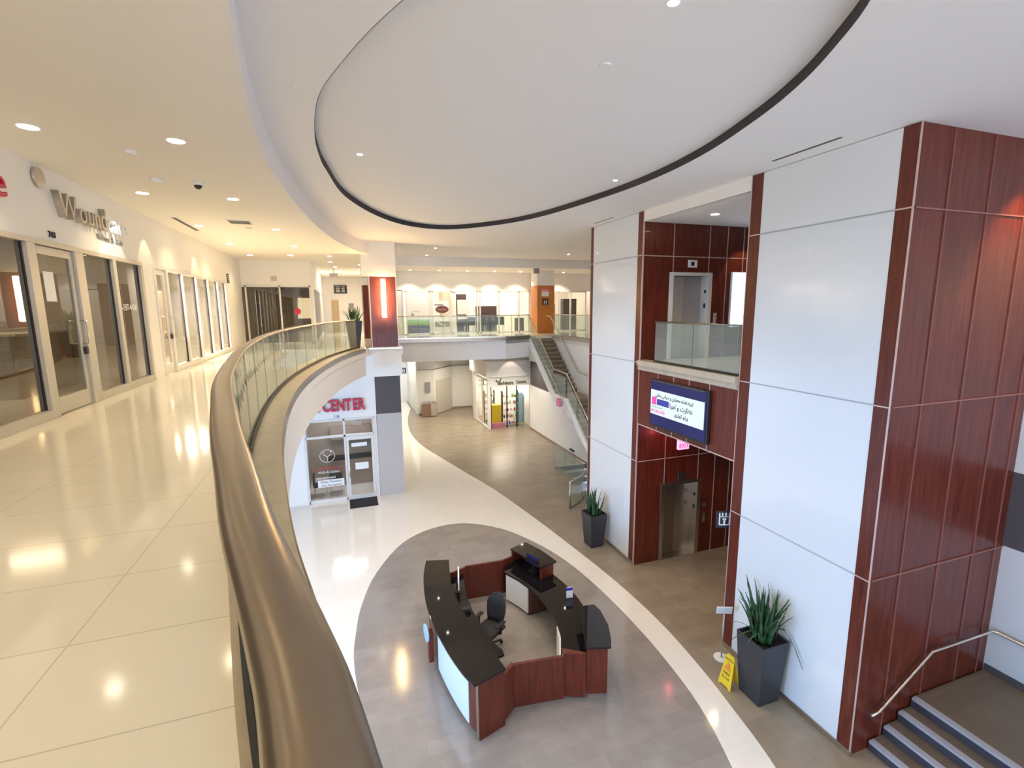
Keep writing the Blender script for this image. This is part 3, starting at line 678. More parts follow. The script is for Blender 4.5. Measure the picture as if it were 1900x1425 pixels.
for i, (x, y) in enumerate(((-.35,6.1),(-.2,9.2),(6.25,9.6))):
    disc_thing('sprinkler_cap', 'tiny flat cap in the flat ceiling around the oval, ' + ('near left', 'left', 'right')[i], 'cap', x, y, ZR, .035, .008, group='ring ceiling caps')
t = thing('dome_camera', 'dome security camera with black lens in the corridor ceiling', 'camera', (-1.98, 8.95, ZC))
e = MB(); e.cyl((-1.98, 8.95), .075, ZC-.05, ZC, 20); e.build('housing', 'white', t)
e = MB(); e.smooth = True
for k in range(5): a, b = k*math.pi/10, (k+1)*math.pi/10; e.cyl((-1.98, 8.95), .055*math.cos(b), ZC-.05-.055*math.sin(b), ZC-.05-.055*math.sin(a), 16, .055*math.cos(a))
e.build('dome', 'black', t)
def slot(label, p0, p1, w, z, m='greyink'):
    t = thing('linear_diffuser', label, 'air vent', (*p0, z), 'linear ceiling vents')
    a = Vector((*p0, z-.004)); b = Vector((*p1, z-.004)); MB().bar(a, b, w, .01).build('slot_frame', 'white', t)
    MB().bar(a+Vector((0,0,-.004)), b+Vector((0,0,-.004)), w*.7, .006).build('dark_slot', 'char', t)
slot('long thin air slot in the ceiling beside the nearer white column', (6.87,6.62), (6.86,5.42), .09, ZR)
slot('thin air slot in the ceiling beside the column left of the television', (6.97,12.9), (7.0,11.85), .07, ZR)
slot('thin air slot in the corridor ceiling beside the shop wall', (-3.25,12.4), (-3.25,14.2), .12, ZC)
t = thing('ceiling_vent', 'square air vent in the corridor ceiling', 'air vent', (-2.05,12.6,ZC))
MB().box(-2.3,-1.8,12.35,12.85,ZC-.012,ZC).build('vent_frame', 'white', t)
e = MB()
for k in range(5): e.box(-2.26,-1.84,12.4+k*.09,12.45+k*.09,ZC-.016,ZC-.012)
e.build('vent_slats', 'char', t)
e = MB(); e.box(9.3,9.55,23.3,23.5,ZC-.25,ZC); o = e.build('ceiling_speaker', 'greyink'); tag(o, 'small grey box under the ceiling above the amber-tinted pillar', 'speaker')
t = thing('exit_sign', 'white and red exit sign hanging in the side hallway', 'sign', (-.3,25.5,2.9)); MB().box(-.5,-.1,25.48,25.52,2.92,3.12).build('sign_body', 'white', t); text('sign_text', 'EXIT', (-.3,25.478,2.96), (1,0,0), (0,-1,0), .15, 'red', t, align='CENTER'); MB().box(-.32,-.28,25.49,25.51,3.12,ZC).build('bracket', 'white', t)

# ================================================================== LEFT WALL SIGNS
X = XW
t = thing('shop_sign', 'row of silver raised letters over the nearest shopfront', 'sign', (X, 9.9, 2.8))
yy = 8.75
for ch, sz in zip('Woundcare', (.50,.46,.46,.46,.50,.44,.44,.44,.44)):
    g = text('letter', ch, (X+.002, yy, 2.74), (0,1,0), (1,0,0), sz, 'silver' if yy < 10.1 else 'white', t, ext=.045, xs=.92)
    yy += max(v.co.y for v in g.data.vertices)-min(v.co.y for v in g.data.vertices)+.055
text('small_line', 'Wellness  &  Clinic', (X+.002, 9.95, 2.58), (0,1,0), (1,0,0), .13, 'greyink', t, ext=.006)
t = thing('shop_sign', 'red raised letter at the left edge of the view above the shopfront', 'sign', (X, 7.5, 2.8))
text('letter', 'e', (X+.002, 7.36, 2.74), (0,1,0), (1,0,0), .50, 'red', t, ext=.045)
e = MB(); e.cyl((0,0), .13, 0, .04, 28)
for v in e.v: v.x, v.y, v.z = X+v.z, 8.45+v.x, 3.17+v.y
o = e.build('round_sign', 'silver'); tag(o, 'round silver disc above the raised letters', 'sign')
o = text('unit_number', '243', (X+.003, 8.52, 2.42), (0,1,0), (1,0,0), .12, 'ink', ext=.006); tag(o, 'dark number 243 over the near glass door', 'number')
o = text('phone_lettering', '905-597-4488', (X-.044, 10.5, 1.42), (0,1,0), (1,0,0), .165, 'white', ext=.001, xs=.95); tag(o, 'white phone number on the shop glass right of the near door', 'lettering')
e = MB(); e.box(X-.043, X-.041, 8.35, 8.6, 1.55, 1.95); o = e.build('paper_notice', 'white'); tag(o, 'white paper notice taped inside the near glass door', 'notice')
def wallsign(name, label, c, nrm, w, h, m='ink', glyph=None, gm='white'):
    N = Vector(nrm); Rr = Vector((-N.y, N.x, 0)); Rr = -Rr if False else Rr
    t = thing(name, label, 'sign', c)
    MB().obox(Vector(c)+N*.012, Rr, (0,0,1), N, w/2, h/2, .011).build('sign_plate', m, t)
    C_ = Vector(c)+N*.0245
    if glyph == 'wc':
        e = MB()
        for sx in (-.22, .16):
            p = C_+Rr*sx*w; e.obox(p+Vector((0,0,-.02*h)), Rr, (0,0,1), N, .075*w, .20*h, .002); e.obox(p+Vector((0,0,.27*h)), Rr, (0,0,1), N, .055*w, .055*h, .002)
        e.obox(C_+Rr*(-.02)*w, Rr, (0,0,1), N, .012*w, .3*h, .002); e.obox(C_+Vector((0,0,-.36*h)), Rr, (0,0,1), N, .34*w, .03*h, .002)
        e.build('pictogram', gm, t)
    if glyph == 'lift':
        e = MB()
        for sx in (-.3, .3): e.obox(C_+Rr*sx*w+Vector((0,0,.04*h)), Rr, (0,0,1), N, .035*w, .36*h, .002)
        for sx in (-.13, .08): e.obox(C_+Rr*sx*w+Vector((0,0,.32*h)), Rr, (0,0,1), N, .04*w, .09*h, .002)
        e.obox(C_+Vector((0,0,.17*h)), Rr, (0,0,1), N, .3*w, .025*h, .002)
        e.obox(C_+Vector((0,0,-.12*h)), Rr, (0,0,1), N, .05*w, .18*h, .002); e.obox(C_+Vector((0,0,-.32*h)), Rr, (0,0,1), N, .3*w, .03*h, .002)
        e.obox(C_+Vector((0,0,.03*h)), Rr, (0,0,1), N, .11*w, .05*h, .002)
        e.build('pictogram', gm, t)
    if glyph == 'bars':
        e = MB()
        for i in range(4): e.obox(C_+Rr*(-.22)*w+Vector((0,0,(.3-.2*i)*h)), Rr, (0,0,1), N, .17*w, .035*h, .002); e.obox(C_+Rr*(.2)*w+Vector((0,0,(.3-.2*i)*h)), Rr, (0,0,1), N, .12*w, .035*h, .002)
        e.build('lettering', gm, t)
    return t
wallsign('direction_sign', 'small black direction sign high on the corner past the lighter left shopfront', (X, 19.62, 2.5), (1,0,0), .3, .32, 'ink', 'bars')
wallsign('wall_speaker', 'round grey plate above the dark glazed office', (-2.54, 22, 2.64), (0,-1,0), .22, .2, 'beige')
o = MB().box(-.6,-.2,32.93,32.995,0.005,1.95).build('hall_door', 'tand'); tag(o, 'light tan door at the far end of the side hallway', 'door')
wallsign('direction_sign', 'black lettered directory board hanging across the side hallway', (-.03, 32.9, 2.62), (0,-1,0), .75, .5, 'ink', 'bars')
wallsign('wall_frame', 'small framed notice near the hallway door', (.55, 32.95, 1.55), (0,-1,0), .3, .4, 'greyink')

# ================================================================== PLANTERS
def planter(label, x, y, z, h, b, tp, n, lh, rz=0, spread=.5, seed=1, droop=0, xmax=None):
    R = random.Random(seed); t = thing('potted_plant', label, 'plant', (x, y, z), 'tall slate planters')
    e = MB(); c, s_ = math.cos(rz), math.sin(rz)
    def ring(r, zz): return [(x+c*i*r-s_*j*r, y+s_*i*r+c*j*r, zz) for i, j in ((-1,-1),(1,-1),(1,1),(-1,1))]
    e.add(ring(b, z)+ring(tp, z+h)+ring(tp-.025, z+h)+ring(tp-.035, z+h-.08),
        [(3,2,1,0)]+[(k,(k+1)%4,4+(k+1)%4,4+k) for k in range(4)]+[(4+k,4+(k+1)%4,8+(k+1)%4,8+k) for k in range(4)]+[(8+k,8+(k+1)%4,12+(k+1)%4,12+k) for k in range(4)])
    e.build('pot', 'planter', t, .008)
    e = MB(); e.add(ring(tp-.03, z+h-.08)+ring(tp-.05,z+h-.12), [(0,1,2,3),(7,6,5,4),(0,4,5,1),(1,5,6,2),(2,6,7,3),(3,7,4,0)]); e.build('soil', 'soil', t)
    zb = z+h-.09
    for k in range(n):
        a = R.uniform(0, 2*math.pi) if not xmax or k % 9 == 0 else R.uniform(.1, 1.9)*math.pi; r0 = R.uniform(0, tp*.68); bx, by = x+r0*math.cos(a), y+r0*math.sin(a)
        lean = R.uniform(.05, 1.0)*spread*(r0/tp+.25); L = lh*R.uniform(.6, 1.0); w = R.uniform(.022, .036); a2 = a+R.uniform(-.6, .6)
        drp = droop*R.random() if k % 9 == 0 else 0
        d = Vector((math.cos(a2), math.sin(a2), 0)); sd = Vector((-math.sin(a2+R.uniform(-.8,.8)), math.cos(a2), 0)).normalized()
        e = MB(); vs = []; N_ = 6
        for i in range(N_+1):
            u = i/N_; p = Vector((bx, by, zb)) + d*(lean*L*u**1.6 + drp*L*.9*u*u) + Vector((0, 0, L*u*(1-.15*lean*u) - drp*L*1.1*u**2.4))
            if xmax: p.x = min(p.x, xmax-.03)
            ww = w*(1-.15*abs(2*u-.6))*(1-u**4)+.002; up = Vector((0,0,1))
            vs += [p-sd*ww+d*.006, p+d*(-.006), p+sd*ww+d*.006, p+d*.004]
        fs = [(4*i+j, 4*i+(j+1)%4, 4*i+4+(j+1)%4, 4*i+4+j) for i in range(N_) for j in range(4)]+[(0,3,2,1),(4*N_,4*N_+1,4*N_+2,4*N_+3)]
        e.smooth = True; e.add(vs, fs); e.build('leaf', 'leaf', t)
    return t
planter('snake plant in a slate planter at the foot of the column left of the lift', 6.86, 12.35, ZL, 1.04, .21, .29, 34, .85, .05, .45, 3, 0, 7.26)
planter('large slate planter with arching leaves against the nearer white column', 6.93, 6.12, ZL, 1.22, .235, .31, 78, 1.0, .0, .75, 5, 1.1, 7.27)
planter('slate planter with spiky plant behind the guard, left of the sconce pillar', .36, 18.62, 0, .98, .16, .27, 36, .62, .1, .9, 8)

# ================================================================== TELEVISION, SIGNS, LIFTS
t = thing('television', 'wall television showing a Persian advert above the lift lobby', 'television', (7.22, 9.2, -.95))
MB().box(7.20, 7.285, 8.16, 10.22, -1.545, -.365).build('casing', 'black', t, .008)
MB().box(7.190, 7.20, 8.21, 10.17, -1.49, -.42).build('screen', 'scr', t)
sc = MB().box(7.186, 7.19, 8.25, 10.165, -1.235, -.625).build('picture', 'scrw', t)
AR = {'ا':('ﺍ','ﺎ',None,None),'ب':('ﺏ','ﺐ','ﺑ','ﺒ'),'ت':('ﺕ','ﺖ','ﺗ','ﺘ'),'ج':('ﺝ','ﺞ','ﺟ','ﺠ'),'ح':('ﺡ','ﺢ','ﺣ','ﺤ'),'خ':('ﺥ','ﺦ','ﺧ','ﺨ'),'د':('ﺩ','ﺪ',None,None),
 'ر':('ﺭ','ﺮ',None,None),'ش':('ﺵ','ﺶ','ﺷ','ﺸ'),'ط':('ﻁ','ﻂ','ﻃ','ﻄ'),'ظ':('ﻅ','ﻆ','ﻇ','ﻈ'),'ع':('ﻉ','ﻊ','ﻋ','ﻌ'),'ق':('ﻕ','ﻖ','ﻗ','ﻘ'),'ک':('ﮎ','ﮏ','ﮐ','ﮑ'),'گ':('ﮒ','ﮓ','ﮔ','ﮕ'),
 'ل':('ﻝ','ﻞ','ﻟ','ﻠ'),'م':('ﻡ','ﻢ','ﻣ','ﻤ'),'ن':('ﻥ','ﻦ','ﻧ','ﻨ'),'و':('ﻭ','ﻮ',None,None),'ه':('ﻩ','ﻪ','ﻫ','ﻬ'),'ی':('ﯼ','ﯽ','ﯾ','ﯿ'),'پ':('ﭖ','ﭗ','ﭘ','ﭙ')}
def fa(s_):
    out = []
    for i, ch in enumerate(s_):
        if ch not in AR: out.append(ch); continue
        pj = i > 0 and s_[i-1] in AR and AR[s_[i-1]][2] is not None
        nj = AR[ch][2] is not None and i < len(s_)-1 and s_[i+1] in AR
        iso, fin, ini, med = AR[ch]
        out.append(med if pj and nj else ini if nj else fin if pj else iso)
    return ''.join(reversed(out))
def tvt(name, s_, y, z, size, m, al='LEFT', xs=1): return text(name, s_, (7.186, y, z), (0,-1,0), (-1,0,0), size, m, sc, ext=.0008, align=al, xs=xs, bold=size*.025)
# seen from the atrium the screen's left is the far end (larger y)
tvt('lettering', fa('تهیه نقشه معماری و طراحی داخلی'), 8.60, -.775, .118, 'scrink', 'RIGHT', .86)
tvt('lettering', fa('نظارت و اجرا'), 8.62, -.965, .15, 'scrink', 'RIGHT', 1.05)
tvt('lettering', fa('پرتو کوتری'), 8.75, -1.13, .12, 'scrink', 'RIGHT', 1)
MB().box(7.184, 7.186, 9.93, 10.12, -.995, -.80).build('pink_logo', 'scrpink', sc)
MB().box(7.184, 7.186, 9.45, 9.91, -.98, -.83).build('blue_banner', 'scrblue', sc)
tvt('lettering', 'TEERANA', 9.87, -.90, .07, 'scrw'); tvt('lettering', 'Drawings & Design', 10.12, -1.06, .055, 'green')
tvt('lettering', '647.504.2478', 10.14, -1.18, .105, 'scrpink', 'LEFT', .95)
MB().box(7.19, 7.194, 8.30, 10.17, -.405, -.398).build('metal_line', 'steel', t)

t = thing('exit_sign', 'glowing pink EXIT sign under the television', 'sign', (8.12, 9.9, -2.1))
MB().box(7.94, 8.27, 9.97, 10.05, -2.24, -1.98).build('sign_body', 'exit', t, .01)
text('sign_text', 'EXIT', (8.105, 9.968, -2.19), (1,0,0), (0,-1,0), .16, 'exitr', t, ext=.002, align='CENTER', xs=.9)
MB().box(8.09,8.12,10.0,10.03,-1.98,-1.72).build('bracket', 'white', t)
l = bpy.data.lights.new('exit_glow', 'POINT'); l.energy = 3.5; l.color = (1, .1, .15); l.shadow_soft_size = .08
q = bpy.data.objects.new('exit_glow', l); COL.objects.link(q); q.location = (8.2, 10.25, -2.15)

def lift(name, label, z, top, fm, dm, d2):
    t = thing(name, label, 'lift door', (8.8, 10.88, z)); x0, x1 = 8.19, 9.41; yb = 11.14
    e = MB(); e.box(x0-.07, x0+.05, 10.845, 11.2, z, top+.09); e.box(x1-.05, x1+.07, 10.845, 11.2, z, top+.09); e.box(x0+.05, x1-.05, 10.845, 11.2, top, top+.09)
    e.build('door_frame', fm, t, .006)
    xm = x0+.05+(x1-x0-.1)*.5
    MB().box(x0+.05, xm-.004, yb, yb+.04, z+.01, top).build('door_leaf', dm, t)
    MB().box(xm+.004, x1-.05, yb+.0, yb+.04, z+.01, top).build('door_leaf', d2, t)
    e = MB(); e.box(x0+.05, x1-.05, 10.86, yb, z, z+.008); e.build('door_sill', 'steel', t)
    e = MB(); e.box(x1-.056, x1-.05, 10.93, 11.0, z+1.35, z+1.48); e.box(x1-.056, x1-.05, 10.93, 11.0, z+1.75, z+1.84); e.build('jamb_sign', 'ink', t)
    ind = MB(); ind.box(8.68, 8.97, 10.855, 10.879, top+.22 if z > -1 else top+.10, top+.41 if z > -1 else top+.35); o = ind.build('floor_indicator', 'white' if z > -1 else 'steel', t, .004)
    zc_ = (top+.315) if z > -1 else top+.225
    MB().box(8.77, 8.87, 10.850, 10.855, zc_-.05, zc_+.05).build('indicator_display', 'ink', o)
    e = MB(); e.box(9.60, 9.70, 10.862, 10.879, z+.92, z+1.22); o2 = e.build('call_panel', 'alu' if z > -1 else 'steel', t, .003)
    e = MB()
    for k in range(2):
        b = MB(); b.box(9.63, 9.67, 10.856, 10.862, z+1.0+.1*k, z+1.04+.1*k); b.build('call_button', 'chrome', o2)
    if z < -1: MB().box(9.56, 9.72, 10.864, 10.879, z+1.42, z+1.52).build('notice_plate', 'steel', t)
    return t
lift('lift_door', 'steel lift door on the lower floor under the EXIT sign', ZL, -3.58, 'steel', mat('dark_steel', (.30,.25,.20), .35, .8), 'steel')
lift('lift_door', 'pale lift door on the gallery level in the mahogany wall', 0.0, 2.20, 'aluw', mat('grey_lift_leaf', (.50,.48,.47), .4, .2), mat('grey_lift_leaf_right', (.42,.41,.42), .4, .2))
t = thing('light_panel', 'tall dazzling white light box beside the upper lift', 'light panel', (10.45, 10.87, 1.6))
MB().box(10.12, 10.86, 10.82, 10.879, .82, 2.32).build('box_frame', 'white', t); MB().box(10.15, 10.83, 10.81, 10.82, .85, 2.29).build('lit_face', 'bwin', t)
wallsign('lift_sign', 'black projecting lift sign on the edge of the nearer column', (7.28, 7.6, -2.99), (-.35,-.94,0), .34, .36, 'ink', 'lift')
t = thing('sign_stand', 'slim stand with a tilted white board beside the nearer column', 'sign stand', (6.98, 7.12, ZL))
e = MB(); e.cyl((6.98,7.12), .15, ZL, ZL+.02, 24); e.build('round_base', 'white', t)
MB().tube([(6.98,7.12,ZL+.02),(6.98,7.12,ZL+1.0)], .016, 10).build('pole', 'steel', t)
MB().obox((6.98,7.12,ZL+1.08), (.85,-.5,.1), (-.2,-.3,.93), (-.5,-.8,-.3), .15, .10, .008).build('sign_board', 'white', t)
# wet floor sign
t = thing('wet_floor_sign', 'yellow folding wet floor sign beside the nearer planter', 'caution sign', (6.60, 6.50, ZL))
def leaf_panel(sx, nm):
    e = MB(); a = Vector((6.60,6.50,ZL)); d = Vector((.05,-.99,0)).normalized(); n_ = Vector((-.99,-.05,0))*sx
    B = a + n_*.13; T = a + Vector((0,0,.62)) + n_*.012
    pts = [B-d*.15, B-d*.10, B-d*.08+Vector((0,0,.03)), B+d*.08+Vector((0,0,.03)), B+d*.10, B+d*.15, T+d*.10-Vector((0,0,.06)), T+d*.07, T-d*.07, T-d*.10-Vector((0,0,.06))]
    k = len(pts); th = n_*-.012
    e.add(pts+[p+th for p in pts], [tuple(range(k))[::-1], tuple(range(k,2*k))]+[(i,(i+1)%k,k+(i+1)%k,k+i) for i in range(k)])
    o = e.build(nm, 'yellow', t)
    return B, T, d, n_
B, T, dv, nv = leaf_panel(1, 'front_panel'); leaf_panel(-1, 'rear_panel')
uv = (T-B).normalized(); nn = dv.cross(uv).normalized(); nn = nn if nn.dot(nv) > 0 else -nn
q0 = B+uv*.34+nn*.004
e = MB(); e.quad(q0-dv*.075, q0+dv*.075, q0+uv*.15+dv*.008, q0+uv*.15-dv*.008, -.003); e.build('warning_triangle', 'skin', t)
text('sign_text', 'CAUTION', B+uv*.53+nn*.003, dv if nn.cross(uv).dot(dv) < 0 else dv, nn, .045, 'ink', t, ext=.001, align='CENTER', up=uv)
text('sign_text', 'WET', B+uv*.24+nn*.003, dv, nn, .075, 'ink', t, ext=.001, align='CENTER', up=uv)
text('sign_text', 'FLOOR', B+uv*.16+nn*.003, dv, nn, .055, 'ink', t, ext=.001, align='CENTER', up=uv)

# ================================================================== RECEPTION DESK
OA = spline([(1.566,11.12),(1.40,10.42),(1.30,9.57),(1.30,8.8),(1.40,7.95),(1.54,7.27),(1.675,6.88)], 5)
IA = spline([(2.11,10.98),(1.965,10.1),(1.93,9.34),(2.0,8.55),(2.16,7.75),(2.28,7.07)], 5)
H = ZL+1.10
desk = thing('reception_desk', 'curved mahogany reception desk with black granite counters on the grey oval', 'desk', (2.9, 9.0, ZL))
MB().prism(OA+IA[::-1], H-.045, H).build('tall_counter', 'gtop', desk, .006)
fa_ = offset(OA, .09); ia_ = offset(IA, -.02)
o = MB(); o.wall(fa_, .035, ZL+.10, H-.045); fr = o.build('front_panel', 'wood', desk)
o = MB(); o.wall(offset(OA, .14), .02, ZL, ZL+.10); o.build('plinth', 'char', desk)
o = MB(); o.prism([fa_[0], ia_[0], (ia_[0][0], ia_[0][1]-.04), (fa_[0][0], fa_[0][1]-.04)], ZL, H-.045); o.build('end_panel', 'wood', desk); o = MB(); o.prism([(fa_[-1][0], fa_[-1][1]), (ia_[-1][0], ia_[-1][1]), (ia_[-1][0], ia_[-1][1]+.04), (fa_[-1][0], fa_[-1][1]+.04)], ZL, H-.045)
o.build('end_panel', 'wood', desk)
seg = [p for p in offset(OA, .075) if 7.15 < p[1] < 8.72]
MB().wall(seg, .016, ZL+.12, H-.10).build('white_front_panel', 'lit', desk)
MB().bar((1.735,6.945,ZL+.02),(1.735,6.945,H-.05),.03).build('metal_corner', 'steel', desk)
# inner work surface of the tall side
wk = offset(IA, .34)[:-5]
MB().prism(offset(IA, -.06)[:-5]+wk[::-1], ZL+.72, ZL+.755).build('work_surface', 'gtop', desk)
MB().wall(offset(IA, -.05), .02, ZL+.755, H-.045).build('riser_panel', 'brown', desk)
MB().box(1.95,2.2,9.6,9.64,ZL,ZL+.72).build('pedestal_panel', 'brown', desk)
# low side
BO = spline([(3.72,10.98),(4.15,10.95),(4.41,10.3),(4.57,9.5),(4.60,8.9),(4.52,8.2)], 4); BI = [(3.36,10.55),(3.58,10.1),(3.74,9.6),(3.82,9.1),(3.82,8.42),(3.70,7.9),(3.48,7.42)]
MB().prism(BO+[(4.0,7.35)]+BI[::-1], ZL+.725, ZL+.765).build('low_counter', 'gtop', desk, .005)
MB().wall(BO, -.03, ZL+.05, ZL+.725).build('back_panel', 'wood', desk)
seg2 = [(3.44,10.50),(3.63,10.1),(3.735,9.78)]
MB().wall(seg2, -.03, ZL+.06, ZL+.725).build('white_drawer_front', 'white', desk)
e = MB(); e.bar((3.735,9.78,ZL+.38),(4.45,9.85,ZL+.38),.03,.68); e.build('pedestal_side', 'brown', desk)
e = MB(); e.wall([(3.80,8.25),(3.70,7.9),(3.50,7.47)], -.03, ZL+.06, ZL+.725); e.build('white_end_panel', 'white', desk)
# raised rear block
RB = [(3.70,10.98),(4.20,11.18),(4.42,10.62),(4.56,10.02),(4.09,9.87),(3.90,10.45)]
MB().prism(RB, H-.045, H).build('raised_counter', 'gtop', desk, .006)
e = MB(); e.prism([(4.03,10.98),(4.12,11.10),(4.34,10.6),(4.48,10.06),(4.42,10.03)], ZL+.05, H-.045); e.prism([(4.12,9.92),(4.48,10.03),(4.46,10.09),(4.10,9.98)], ZL+.76, H-.045); e.prism([(3.74,10.94),(4.16,11.1),(4.14,11.14),(3.73,10.99)], ZL+.05, H-.045)
e.build('raised_block', 'wood', desk)
# raised front-right block
RC = [(4.20,8.22),(4.575,8.17),(4.60,7.95),(4.52,7.5),(4.35,7.1),(4.25,6.93),(3.80,7.07),(3.98,7.5)]
MB().prism(RC, H-.045, H).build('raised_counter', 'gtop', desk, .006)
e = MB(); e.prism([(4.50,8.12),(4.53,7.95),(4.45,7.5),(4.29,7.1),(4.22,7.0),(3.86,7.11),(3.89,7.19),(4.2,7.12),(4.38,7.5),(4.44,8.08)], ZL+.10, H-.045); e.build('raised_block', 'wood', desk)
e = MB(); e.prism([(4.40,8.0),(4.40,7.5),(4.2,7.08),(3.92,7.16),(4.1,8.0)], ZL, ZL+.10); e.build('plinth', 'steel', desk)
e = MB(); e.prism([(3.46,7.26),(3.84,7.10),(3.86,7.15),(3.50,7.40)], ZL+.05, ZL+.93); e.build('corner_post_panel', 'wood', desk)
# low panels and gate
def lowpanel(nm, a, b, top, th=.05): return MB().bar((a[0],a[1],(ZL+.03+top)/2),(b[0],b[1],(ZL+.03+top)/2), th, top-ZL-.03).build(nm, 'wood', desk, .004)
lowpanel('rear_panel', (2.10,10.70), (2.48,10.86), ZL+.90); lowpanel('rear_panel', (2.48,10.86), (3.45,10.82), ZL+.92); lowpanel('rear_panel', (3.45,10.82), (3.78,10.95), ZL+.92)
lowpanel('gate_side_panel', (2.17,7.09), (2.51,7.36), ZL+.92, .07); lowpanel('gate', (2.53,7.36), (3.46,7.25), ZL+.90, .05)
# things on and in the desk
def monitor(label, x, y, z, d, w=.5, h=.31, back='black', face='scr'):
    d = Vector((*d, 0)).normalized(); sx = Vector((-d.y, d.x, 0)); t = thing('monitor', label, 'monitor', (x, y, z))
    MB().obox(Vector((x,y,z+.30)), sx, (0,0,1), d, w/2, h/2, .016).build('screen_casing', back, t, .004)
    MB().obox(Vector((x,y,z+.30))+d*.0175, sx, (0,0,1), d, w/2-.012, h/2-.012, .0015).build('screen', face, t)
    MB().bar((x-d.x*.03,y-d.y*.03,z+.01),(x-d.x*.03,y-d.y*.03,z+.25),.05,.02).build('stand', 'black', t)
    MB().obox(Vector((x-d.x*.03,y-d.y*.03,z+.008)), sx, d, (0,0,1), .12, .09, .008).build('foot', 'black', t)
monitor('monitor at the rear end of the tall curved counter', 2.16, 10.15, ZL+.755, (.97,-.22), back='white')
monitor('monitor under the raised rear block of the desk', 4.06, 10.33, ZL+.765, (-.9,-.35), .42, .24)
t = thing('telephone', 'black desk telephone on the work surface behind the tall counter', 'telephone', (2.13, 9.35, ZL+.755))
MB().obox((2.13,9.35,ZL+.785),(1,0,.15),(0,1,0),(-.15,0,1),.09,.10,.022).build('phone_body','black',t,.006); MB().obox((2.09,9.29,ZL+.83),(1,0,.1),(0,1,0),(-.1,0,1),.10,.025,.018).build('handset','black',t,.008)
e = MB(); e.obox((2.12,8.35,ZL+.765),(.95,.3,0),(-.3,.95,0),(0,0,1),.08,.21,.01); o = e.build('keyboard','black',None,.003); tag(o,'black keyboard on the work surface beside the office chair','keyboard')
t = thing('leaflet_holder', 'clear leaflet holder with blue and white leaflets on the low counter', 'leaflet holder', (4.42, 9.0, ZL+.765))
MB().obox((4.42,9.0,ZL+.90),(1,-.15,0),(0,0,1),(.15,1,0),.075,.13,.004).build('leaflet','white',t); MB().obox((4.415,8.998,ZL+.99),(1,-.15,0),(0,0,1),(.15,1,0),.076,.035,.006).build('leaflet_header','blueink',t)
MB().obox((4.42,9.0,ZL+.79),(1,-.15,0),(0,0,1),(.15,1,0),.085,.025,.03).build('holder','glassC',t)
e = MB(); e.cyl((0,0), .17, -.015, .015, 30)
for v in e.v: v.x, v.y, v.z = 1.19+v.z-.1*v.x, 8.78+v.x, ZL+.86+v.y
o = e.build('round_disc_sign', 'lblue'); tag(o, 'pale blue round disc fixed to the outer side of the tall counter', 'sign')
e = MB(); e.obox((1.27,8.80,ZL+.55),(1,0,0),(0,1,0),(0,0,1),.05,.10,.30); o = e.build('sign_bracket','wood',desk)

# office chair
t = thing('office_chair', 'black swivel office chair behind the tall counter', 'chair', (2.56, 9.0, ZL), rz=0)
cx, cy = 2.56, 9.0; fd = Vector((-.80,-.60,0)).normalized(); sd = Vector((-fd.y, fd.x, 0)); c0 = Vector((cx, cy, ZL))
e = MB(); e.obox(c0+Vector((0,0,.47)), fd, sd, (0,0,1), .25, .25, .045); e.build('seat', 'blackf', t, .04)
e = MB(); e.smooth = True; rows = []
prof = [(.12,.17,-.20),(.30,.21,-.235),(.50,.235,-.26),(.68,.235,-.275),(.84,.20,-.31),(.93,.13,-.345),(.96,.04,-.36)]
vs = []
for hz, hw, bk in prof:
    for j in range(-3, 4):
        u = j/3; vs.append(c0+Vector((0,0,.42+hz*.72))+sd*hw*u+fd*(bk+.05*u*u+.0))
    for j in range(3, -4, -1):
        u = j/3; vs.append(c0+Vector((0,0,.42+hz*.72))+sd*hw*u+fd*(bk-.06*(1-abs(u)*.4)+.05*u*u))
fs = [(14*i+j, 14*i+(j+1)%14, 14*i+14+(j+1)%14, 14*i+14+j) for i in range(len(prof)-1) for j in range(14)]+[tuple(range(13,-1,-1)), tuple(range(14*(len(prof)-1), 14*len(prof)))]
e.add(vs, fs); e.build('backrest', 'blackf', t)
for s_, nm in ((1,'armrest'),(-1,'armrest')):
    e = MB(); b = c0+sd*.29*s_; e.tube([b-sd*.05*s_+Vector((0,0,.44)), b+Vector((0,0,.47)), b+Vector((0,0,.66))], .022, 8); e.obox(b+fd*.03+Vector((0,0,.69)), fd, sd, (0,0,1), .14, .045, .016); e.build(nm, 'black', t, .008)
MB().tube([c0+Vector((0,0,.10)), c0+Vector((0,0,.43))], .03, 12).build('gas_column', 'black', t)
MB().bar(c0+fd*-.1+Vector((0,0,.42)), c0+fd*-.26+Vector((0,0,.55)), .07, .02).build('back_bracket', 'black', t)
for k in range(5):
    a = math.radians(20+72*k); d = Vector((math.cos(a), math.sin(a), 0)); e = MB(); e.bar(c0+Vector((0,0,.12)), c0+d*.30+Vector((0,0,.075)), .045, .03)
    lg = e.build('base_leg', 'black', t, .006)
    w = MB(); p = c0+d*.30; sd2 = Vector((-d.y, d.x, 0)); w.tube([p-sd2*.022+Vector((0,0,.03)), p+sd2*.022+Vector((0,0,.03))], .03, 12); w.build('caster', 'black', lg)

